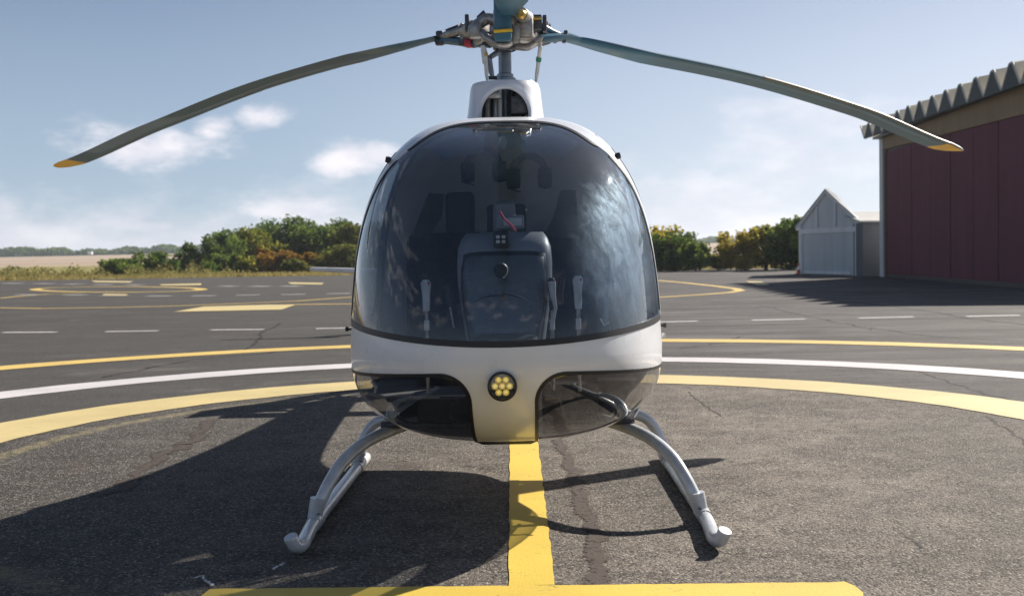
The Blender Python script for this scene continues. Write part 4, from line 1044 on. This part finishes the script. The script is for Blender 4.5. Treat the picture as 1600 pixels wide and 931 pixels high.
# ---- small garage beyond the hangar
gA = Vector((12.1, 46.9, 0)); gB = Vector((13.15, 42.3, 0))
gu = (gA - gB).normalized(); gn = Vector((-gu.y, gu.x, 0));  gn = gn if gn.x < 0 else -gn; LEN = (gA - gB).length
gar = thing('garage', 'small pale grey gabled garage with closed door, beyond the maroon hangar', 'garage', tuple((gA + gB) / 2))
def gq(name, u0, u1, z0, z1, o0, o1, mat, slope=None):
    V = []
    for o in (o0, o1):
        for (u, z) in ((u0, z0), (u1, z0), (u1, z1), (u0, z1)):
            p = gB + gu * u + gn * o; V.append(Vector((p.x, p.y, z)) - gar.location)
    return mesh_obj(name, V, [(0, 1, 2, 3), (7, 6, 5, 4), (0, 4, 5, 1), (1, 5, 6, 2), (2, 6, 7, 3), (3, 7, 4, 0)], mat, gar, False)
def gpoly(name, pts, o0, o1, mat):
    V = []
    for o in (o0, o1):
        for (u, z) in pts: p = gB + gu * u + gn * o; V.append(Vector((p.x, p.y, z)) - gar.location)
    n = len(pts)
    return mesh_obj(name, V, [tuple(range(n)), tuple(range(n, 2 * n))[::-1]] + [(i, (i + 1) % n, n + (i + 1) % n, n + i) for i in range(n)], mat, gar, False)
ap = LEN * .50
gpoly('gable_wall', [(0, 0), (LEN, 0), (LEN, 2.02), (ap, 3.30), (0, 2.08)], -.12, 0, SHEDW)
dr_ = gq('garage_door', .55, LEN - .35, .03, 1.62, .005, .04, DOORM)
gq('door_sill_bar', .6, LEN - .4, .04, .14, .042, .06, SHEDT).parent = gar
for (u0, u1) in ((.0, .22), (LEN - .2, LEN)): gq('corner_board', u0, u1, 0, 2.05, .012, .07, SHEDT)
for (u0, u1) in ((.36, .53), (LEN - .33, LEN - .22)): gq('door_jamb', u0, u1, 0, 1.66, .008, .055, SHEDW)
gq('door_lintel', .22, LEN - .2, 1.66, 1.86, .010, .065, SHEDT)
for u in (LEN * .36, LEN * .67): gq('gable_batten', u, u + .14, 1.9, 2.98 - .1 * (u < 3), .010, .06, SHEDT)
for (ua, za_, ub, zb2) in ((-.18, 2.02, ap, 3.36), (ap, 3.36, LEN + .18, 1.96)):
    gpoly('barge_board', [(ua, za_ - .10), (ub, zb2 - .14), (ub, zb2 + .04), (ua, za_ + .06)], .015, .11, SHEDT)
V = []
for o in (.14, .0):
    for (u, z) in ((-.2, 2.04), (ap, 3.42), (LEN + .2, 1.98), (LEN + .2, 1.93), (ap, 3.36), (-.2, 1.99)):
        p = gB + gu * u + gn * o; V.append(Vector((p.x, p.y, z)) - gar.location)
mesh_obj('roof', V, [(i, (i + 1) % 6, 6 + (i + 1) % 6, 6 + i) for i in range(6)] + [(5, 4, 3, 2, 1, 0), (6, 7, 8, 9, 10, 11)], LROOF, gar, False)
gq('side_wall', 0, .1, 0, 2.0, -7, -.13, DARKW); gq('side_wall', LEN - .1, LEN, 0, 1.95, -7, -.13, DARKW)
gpoly('rear_wall', [(0, 0), (LEN, 0), (LEN, 1.95), (0, 2.0)], -7.1, -7.0, SHEDW)
gpoly('gable_back', [(.1, 1.9), (LEN - .1, 1.9), (ap, 3.25)], -.27, -.22, SHEDW)
gq('flat_roof', -.1, LEN + .1, 2.02, 2.08, -7.1, -.13, LROOF)
# low store between garage and hangar
st = thing('store', 'low dark lean-to with a light roof squeezed between garage and hangar', 'shed', (14.0, 43.2, 0))
MB().prism([(-.95, -1.6), (3.0, -1.6), (3.0, 1.2), (-.95, 1.2)], 0, 1.98).build('wall', DARKW, st, False)
m = MB(); m.add([(-1.1, -1.75, 1.99), (3.1, -1.75, 1.99), (3.1, 1.3, 2.42), (-1.1, 1.3, 2.42), (-1.1, -1.75, 2.05), (3.1, -1.75, 2.05), (3.1, 1.3, 2.48), (-1.1, 1.3, 2.48)],
               [(3, 2, 1, 0), (4, 5, 6, 7), (0, 1, 5, 4), (1, 2, 6, 5), (2, 3, 7, 6), (3, 0, 4, 7)]); m.build('roof', LROOF, st, False)
# traffic cone
cp = G(1249, 428); cone = thing('traffic_cone', 'small faded red and white traffic cone beside the garage', 'cone', cp)
CRED = pbr('cone_red', (.62, .12, .07), .6)
m = MB().box((0, 0, .015), (.30, .30, .03), bev=.01).build('base', CRED, cone)
MB().lathe([(.125, .03), (.095, .17)], (0, 0, 0), seg=20).build('lower_band', CRED, cone)
MB().lathe([(.095, .17), (.062, .33)], (0, 0, 0), seg=20).build('white_band', POLEW, cone)
MB().lathe([(.062, .33), (.03, .47), (.0, .475)], (0, 0, 0), seg=20).build('upper_band', CRED, cone)
# white barrier arm left of the cabin, its post behind the helicopter
pa, pb = W(484, 420.5, 16), W(600, 425, 16)
bar_ = thing('barrier', 'slim white horizontal pole reaching out from behind the left side of the helicopter cabin', 'barrier', (pb.x + .05, 16, 0))
o_ = Vector((pb.x + .05, 16, 0))
MB().tube([pa - o_, pa + (pb - pa) * .04 - o_, pb - o_, pb + (pb - pa).normalized() * .4 - o_], [.022, .030, .045, .048], 12).build('pole', POLEW, bar_)
MB().box((0, .0, .42), (.14, .14, .84), bev=.01).build('post', POLEW, bar_)

# ================================================================ vegetation
def leafmat(name, c1, c2, c3, tr=.25):
    m, t = new_mat(name)
    tco = t.n('ShaderNodeTexCoord').outputs['Object']; oi = t.n('ShaderNodeObjectInfo').outputs['Random']
    a = t.noise(t.vmap(tco, (1, 1, 1)), 1.3, 4, .6); b_ = t.noise(tco, 11, 2, .6)
    v = t.m('ADD', t.m('MULTIPLY', a, .6), t.m('MULTIPLY', b_, .4))
    c = t.mix(t.ss(v, .36, .54), c1 + (1,), c2 + (1,)); c = t.mix(t.ss(v, .52, .64), c, c3 + (1,))
    b = t.n('ShaderNodeBsdfDiffuse'); t.put(b.inputs[0], c); tl = t.n('ShaderNodeBsdfTranslucent'); t.put(tl.inputs[0], c)
    finish(t, t.n('ShaderNodeMixShader', i_0=tr, i_1=b, i_2=tl)); return m
GREEN = leafmat('leaves_green', (.070, .115, .024), (.155, .215, .045), (.29, .31, .07), .55)
DGREEN = leafmat('leaves_dark_green', (.050, .090, .020), (.105, .160, .036), (.22, .26, .055), .52)
OLIVE = leafmat('leaves_olive', (.075, .095, .022), (.15, .165, .038), (.25, .23, .06), .45)
ORANGE = leafmat('leaves_orange', (.15, .10, .022), (.30, .17, .03), (.42, .25, .05), .45)
YELLOW = leafmat('leaves_yellow', (.22, .19, .03), (.42, .34, .05), (.56, .46, .10), .58)
MIXG = leafmat('leaves_turning', (.10, .13, .025), (.22, .23, .04), (.48, .38, .07), .55)
DRY = leafmat('dry_grass', (.20, .18, .06), (.33, .27, .10), (.46, .38, .20), .4)
BARK = pbr('bark', (.09, .07, .05), .9, 0, .25, 6, bump=.6, bscale=20)
def leaves_mesh(name, C, size, mat, parent, squash=1.0):
    n = len(C); q = rng.normal(size=(n, 3)); q /= np.linalg.norm(q, axis=1, keepdims=True)
    a = np.cross(q, [0, 0, 1.0]); a /= np.maximum(np.linalg.norm(a, axis=1, keepdims=True), 1e-6); b = np.cross(q, a)
    s_ = size * rng.uniform(.55, 1.35, (n, 1))
    a = a * s_; b = b * s_ * .7
    V = np.stack([C - a - b * .2, C + b, C + a + b * .15, C - b], 1).reshape(-1, 3)
    me = bpy.data.meshes.new(name); me.vertices.add(4 * n); me.vertices.foreach_set('co', V.astype(np.float32).ravel())
    me.loops.add(4 * n); me.loops.foreach_set('vertex_index', np.arange(4 * n, dtype=np.int32))
    me.polygons.add(n); me.polygons.foreach_set('loop_start', np.arange(0, 4 * n, 4, dtype=np.int32))
    me.materials.append(mat); me.update(calc_edges=True); me.validate()
    return link(bpy.data.objects.new(name, me), parent)
def crown_pts(w_, h, z0, n, lobes=14, depth=None):
    depth = depth or w_
    C = []; lob = []
    for _ in range(lobes):
        a = rng.uniform(0, 2 * math.pi); rr = rng.uniform(.0, .36) ** .8; zz = rng.uniform(.12, .88)
        prof_ = math.sqrt(max(.15, 1 - (2 * zz - .85) ** 2 * .8)); 
        lob.append((w_ * rr * math.cos(a) * prof_ * 1.25, depth * rr * math.sin(a) * prof_ * 1.25, z0 + (h - z0) * zz, w_ * rng.uniform(.14, .26) * (1.15 - .5 * zz)))
    cnt = rng.multinomial(n, np.array([l[3] ** 2 for l in lob]) / sum(l[3] ** 2 for l in lob))
    for l, k in zip(lob, cnt):
        d = rng.normal(size=(k, 3)); d /= np.linalg.norm(d, axis=1, keepdims=True)
        r = l[3] * (rng.uniform(.2, 1, (k, 1)) ** .6) * (1 + .22 * np.sin(d[:, :1] * 9 + l[0]) + rng.normal(0, .10, (k, 1)))
        C.append(np.array(l[:3]) + d * r * [1, 1, .85])
    C = np.concatenate(C); C[:, 2] = np.clip(C[:, 2], .08, h * 1.04); return C, lob
def tree(name, label, cat, px, Dd, wid_px, top_py, mat, n=4500, lobes=16, group=None, z0=.25, leaf=None, base_z=0.0, trunk=True):
    s_ = F / Dd; top = W(px, top_py, Dd); h = top.z - base_z; w_ = wid_px / s_
    t = thing(name, label, cat, (top.x, Dd, base_z), 0, group)
    C, lob = crown_pts(w_, h, h * z0, n, lobes)
    leaves_mesh('crown' if trunk else 'foliage', C, leaf or .10 * Dd / 75, mat, t)
    tk = MB().tube(smooth_path([(0, 0, -.1), (w_ * .01, 0, h * .2), (-w_ * .02, .05, h * .45), (0, 0, h * .75)], 3), [w_ * .035 + .02] * 4 + [w_ * .025 + .015] * 3 + [.02] * 3, 7)
    for l in lob[:7]:
        tk.tube([(0, 0, h * .18), (l[0] * .5, l[1] * .5, l[2] * .55 + h * .1), l[:3]], [w_ * .018 + .01, w_ * .012 + .008, .008], 5, False)
    tk.build('trunk' if trunk else 'stem', BARK, t)
    return t
TW = 'woodland trees beyond the asphalt on the left'
for (px, D, wd, top, mt, lab) in (
    (323, 84, 64, 369, DGREEN, 'dark green tree at the left end of the woodland edge'),
    (358, 86, 62, 359, GREEN, 'mid green tree, second from the left end of the woodland edge'),
    (398, 88, 60, 355, MIXG, 'green and yellow tree in the left half of the woodland'),
    (441, 92, 84, 336, DGREEN, 'tallest dark green tree of the woodland on the left'),
    (486, 90, 70, 349, GREEN, 'rounded green tree just right of the tallest woodland tree'),
    (528, 92, 72, 343, DGREEN, 'dark green tree near the cabin side of the woodland'),
    (560, 86, 62, 348, OLIVE, 'olive green tree half hidden behind the left of the helicopter cabin'),
    (604, 90, 76, 345, DGREEN, 'dark tree right behind the helicopter cabin'),
    (415, 96, 76, 362, DGREEN, 'dark tree standing deep in the woodland behind its front row')):
    tree('tree', lab, 'tree', px, D, wd * 1.25, top, mt, 6500, 26, TW, .02)
SB = 'low shrubs along the woodland edge'
for (px, D, wd, top, mt, lab) in (
    (350, 79, 50, 398, GREEN, 'grey green shrub in front of the dark end of the woodland'),
    (388, 79, 46, 402, MIXG, 'low yellow green shrub left of the orange shrubs'),
    (410, 80, 30, 385, ORANGE, 'slender orange shrub rising above its neighbours'),
    (440, 80, 56, 392, ORANGE, 'broad rusty orange shrub at the woodland edge'),
    (462, 78, 34, 405, OLIVE, 'small bright olive bush in front of the orange shrubs'),
    (484, 80, 44, 396, ORANGE, 'orange shrub just left of the white pole tip'),
    (500, 82, 40, 380, MIXG, 'turning shrub behind the tip of the white pole'),
    (536, 80, 60, 384, OLIVE, 'olive shrub above the white pole beside the cabin'),
    (375, 80, 40, 396, OLIVE, 'small olive shrub below the second woodland tree')):
    tree('shrub', lab, 'shrub', px, D, wd * 1.25, top, mt, 3000, 14, SB, .02, trunk=False)
for (px, D, wd, top, mt, lab) in (
    (182, 78, 62, 402, GREEN, 'low green bush on the verge at the far left, wider of the pair'),
    (236, 80, 66, 391, GREEN, 'rounded green bush on the verge, taller of the pair'),
    (262, 80, 46, 402, DGREEN, 'dark green bush at the right foot of the tall verge bush'),
    (296, 84, 40, 412, OLIVE, 'small olive bush just left of the woodland end')):
    tree('bush', lab, 'bush', px, D, wd * 1.05, top + 4, mt, 2600, 12, 'bushes on the left verge', .02, trunk=False)
for (px, D, wd, top, mt, lab, nn) in (
    (1022, 60, 84, 353, YELLOW, 'yellow leaved tree touching the right side of the cabin', 6000),
    (1054, 58, 80, 366, DGREEN, 'dark green bushy tree right of the helicopter cabin', 7000),
    (1086, 57, 40, 380, GREEN, 'bright green shrub at the right flank of the dark bushy tree', 3500),
    (1122, 59, 30, 398, OLIVE, 'low olive shrub in the gap between dark and yellow trees', 2000),
    (1163, 57, 56, 352, YELLOW, 'golden yellow tree left of the garage, paler half', 5500),
    (1196, 57, 60, 353, MIXG, 'golden and green tree left of the garage, nearer the garage', 5500),
    (1236, 56, 66, 334, DGREEN, 'dark green tree against the left wall of the garage', 5500),
    (1255, 58, 50, 320, OLIVE, 'tall olive tree rising behind the garage roof', 4500)):
    tree('tree', lab, 'tree', px, D, wd * 1.2, top, mt, nn, 22, 'trees between cabin and garage', .02, leaf=.085)
# scrub too thick to count, on the left verge
C = np.stack([rng.uniform(-46, -18, 9000), rng.uniform(74, 86, 9000), np.zeros(9000)], 1)
top_ = .28 + .30 * np.sin(C[:, 0] * 1.1 + np.sin(C[:, 1] * .5) * 2) * np.sin(C[:, 0] * .43 + C[:, 1] * .37) + .22 * np.sin(C[:, 0] * 2.9 + C[:, 1])
C[:, 2] = np.clip(top_ + rng.normal(0, .10, 9000), .05, 1.1) * rng.uniform(.1, 1.15, 9000)
tag(leaves_mesh('scrub', C, .10, leafmat('scrub_leaves', (.13, .13, .04), (.26, .23, .08), (.42, .35, .16), .4), None), 'rough straw and olive scrub along the far left verge', 'scrub', None, 'stuff')
# verge grass
C = np.stack([rng.uniform(-60, 45, 30000), np.zeros(30000), np.zeros(30000)], 1)
C[:, 1] = gy(C[:, 0]) + .2 + rng.exponential(4.0, 30000)
hgt = rng.uniform(.04, .17, 30000) * (1 + .8 * (np.sin(C[:, 0] * .7) * np.sin(C[:, 1] * .9 + 1) > .2))
wv = rng.uniform(.02, .05, 30000); an = rng.uniform(0, math.pi, 30000)
dx = np.stack([np.cos(an) * wv, np.sin(an) * wv, np.zeros(30000)], 1); up = np.stack([rng.normal(0, .06, 30000), rng.normal(0, .06, 30000), hgt], 1)
V = np.stack([C - dx, C + dx, C + up], 1).reshape(-1, 3)
me = bpy.data.meshes.new('grass'); n = 30000
me.vertices.add(3 * n); me.vertices.foreach_set('co', V.astype(np.float32).ravel()); me.loops.add(3 * n); me.loops.foreach_set('vertex_index', np.arange(3 * n, dtype=np.int32))
me.polygons.add(n); me.polygons.foreach_set('loop_start', np.arange(0, 3 * n, 3, dtype=np.int32)); me.materials.append(DRY); me.update(calc_edges=True)
tag(link(bpy.data.objects.new('grass', me)), 'dry yellow green grass along the far edge of the asphalt', 'grass', None, 'stuff')
# far belt of trees beyond the field, on both sides
def belt(name, label, x0, x1, D, ztop, n, mat, size, zb):
    xs_ = rng.uniform(x0, x1, n); hh = .55 + .25 * np.sin(xs_ * .06) * np.sin(xs_ * .023 + 1) + .18 * np.sin(xs_ * .31)
    C = np.stack([xs_, D + rng.uniform(-12, 12, n), zb + (ztop - zb) * np.clip(hh + .3, .3, 1.05) * rng.uniform(0, 1, n) ** .6], 1)
    o = leaves_mesh(name, C, size, mat, None); tag(o, label, 'wood', None, 'stuff')
belt('distant_wood', 'long dark belt of trees on the skyline beyond the field', -420, -20, 640, 8.8, 14000, DGREEN, 1.1, 3.0)
belt('distant_wood', 'low wooded skyline beyond the field right of the cabin', -20, 500, 700, 9.6, 12000, DGREEN, 1.3, 3.0)
hV = []; hF = []
for i in range(41):
    x = -900 + i * 55
    hV += [(x, 1500, -2), (x, 1500, 10 + 5 * math.sin(i * .35) + 2.5 * math.sin(i * .9)), (x, 1750, 11 + 6 * math.sin(i * .33)), (x, 2100, -4)]
for i in range(40):
    for k in range(3): a_ = i * 4 + k; hF.append((a_, a_ + 4, a_ + 5, a_ + 1))
HILL = cladding('wooded_hill', (.035, .060, .030), .95, var=.2)
tag(mesh_obj('hills', hV, hF, HILL, smooth=True), None, None, None, 'structure')
# white farmhouse on the skyline
fp = W(141, 391, 600); fh = thing('farmhouse', 'tiny white farmhouse with a slate roof on the far skyline', 'house', (fp.x, 600, fp.z - 2.2))
fh.scale = (.5, .5, .45)
MB().box((0, 0, 1.6), (4.2, 4, 3.2)).build('wall', POLEW, fh, False)
m = MB(); m.add([(-2.4, -2.3, 3.2), (2.4, -2.3, 3.2), (2.4, 2.3, 3.2), (-2.4, 2.3, 3.2), (-2.4, 0, 4.9), (2.4, 0, 4.9)], [(0, 1, 5, 4), (2, 3, 4, 5), (0, 4, 3), (1, 2, 5), (3, 2, 1, 0)]); m.build('roof', pbr('slate', (.12, .14, .2), .6), fh, False)

# ---- air between here and the skyline
m, t = new_mat('air')
pv = t.n('ShaderNodeVolumePrincipled'); pv.inputs['Color'].default_value = (.80, .88, 1.0, 1); pv.inputs['Density'].default_value = .00032; pv.inputs['Anisotropy'].default_value = .3
t.n('ShaderNodeOutputMaterial').inputs; t.t.links.new(pv.outputs[0], t.t.nodes[-1].inputs['Volume'])
hz_ = MB().box((0, 0, 7), (6400, 6400, 32)).build('haze', m, None, False); tag(hz_, 'thin pale blue air haze over the whole airfield', 'haze', None, 'stuff')
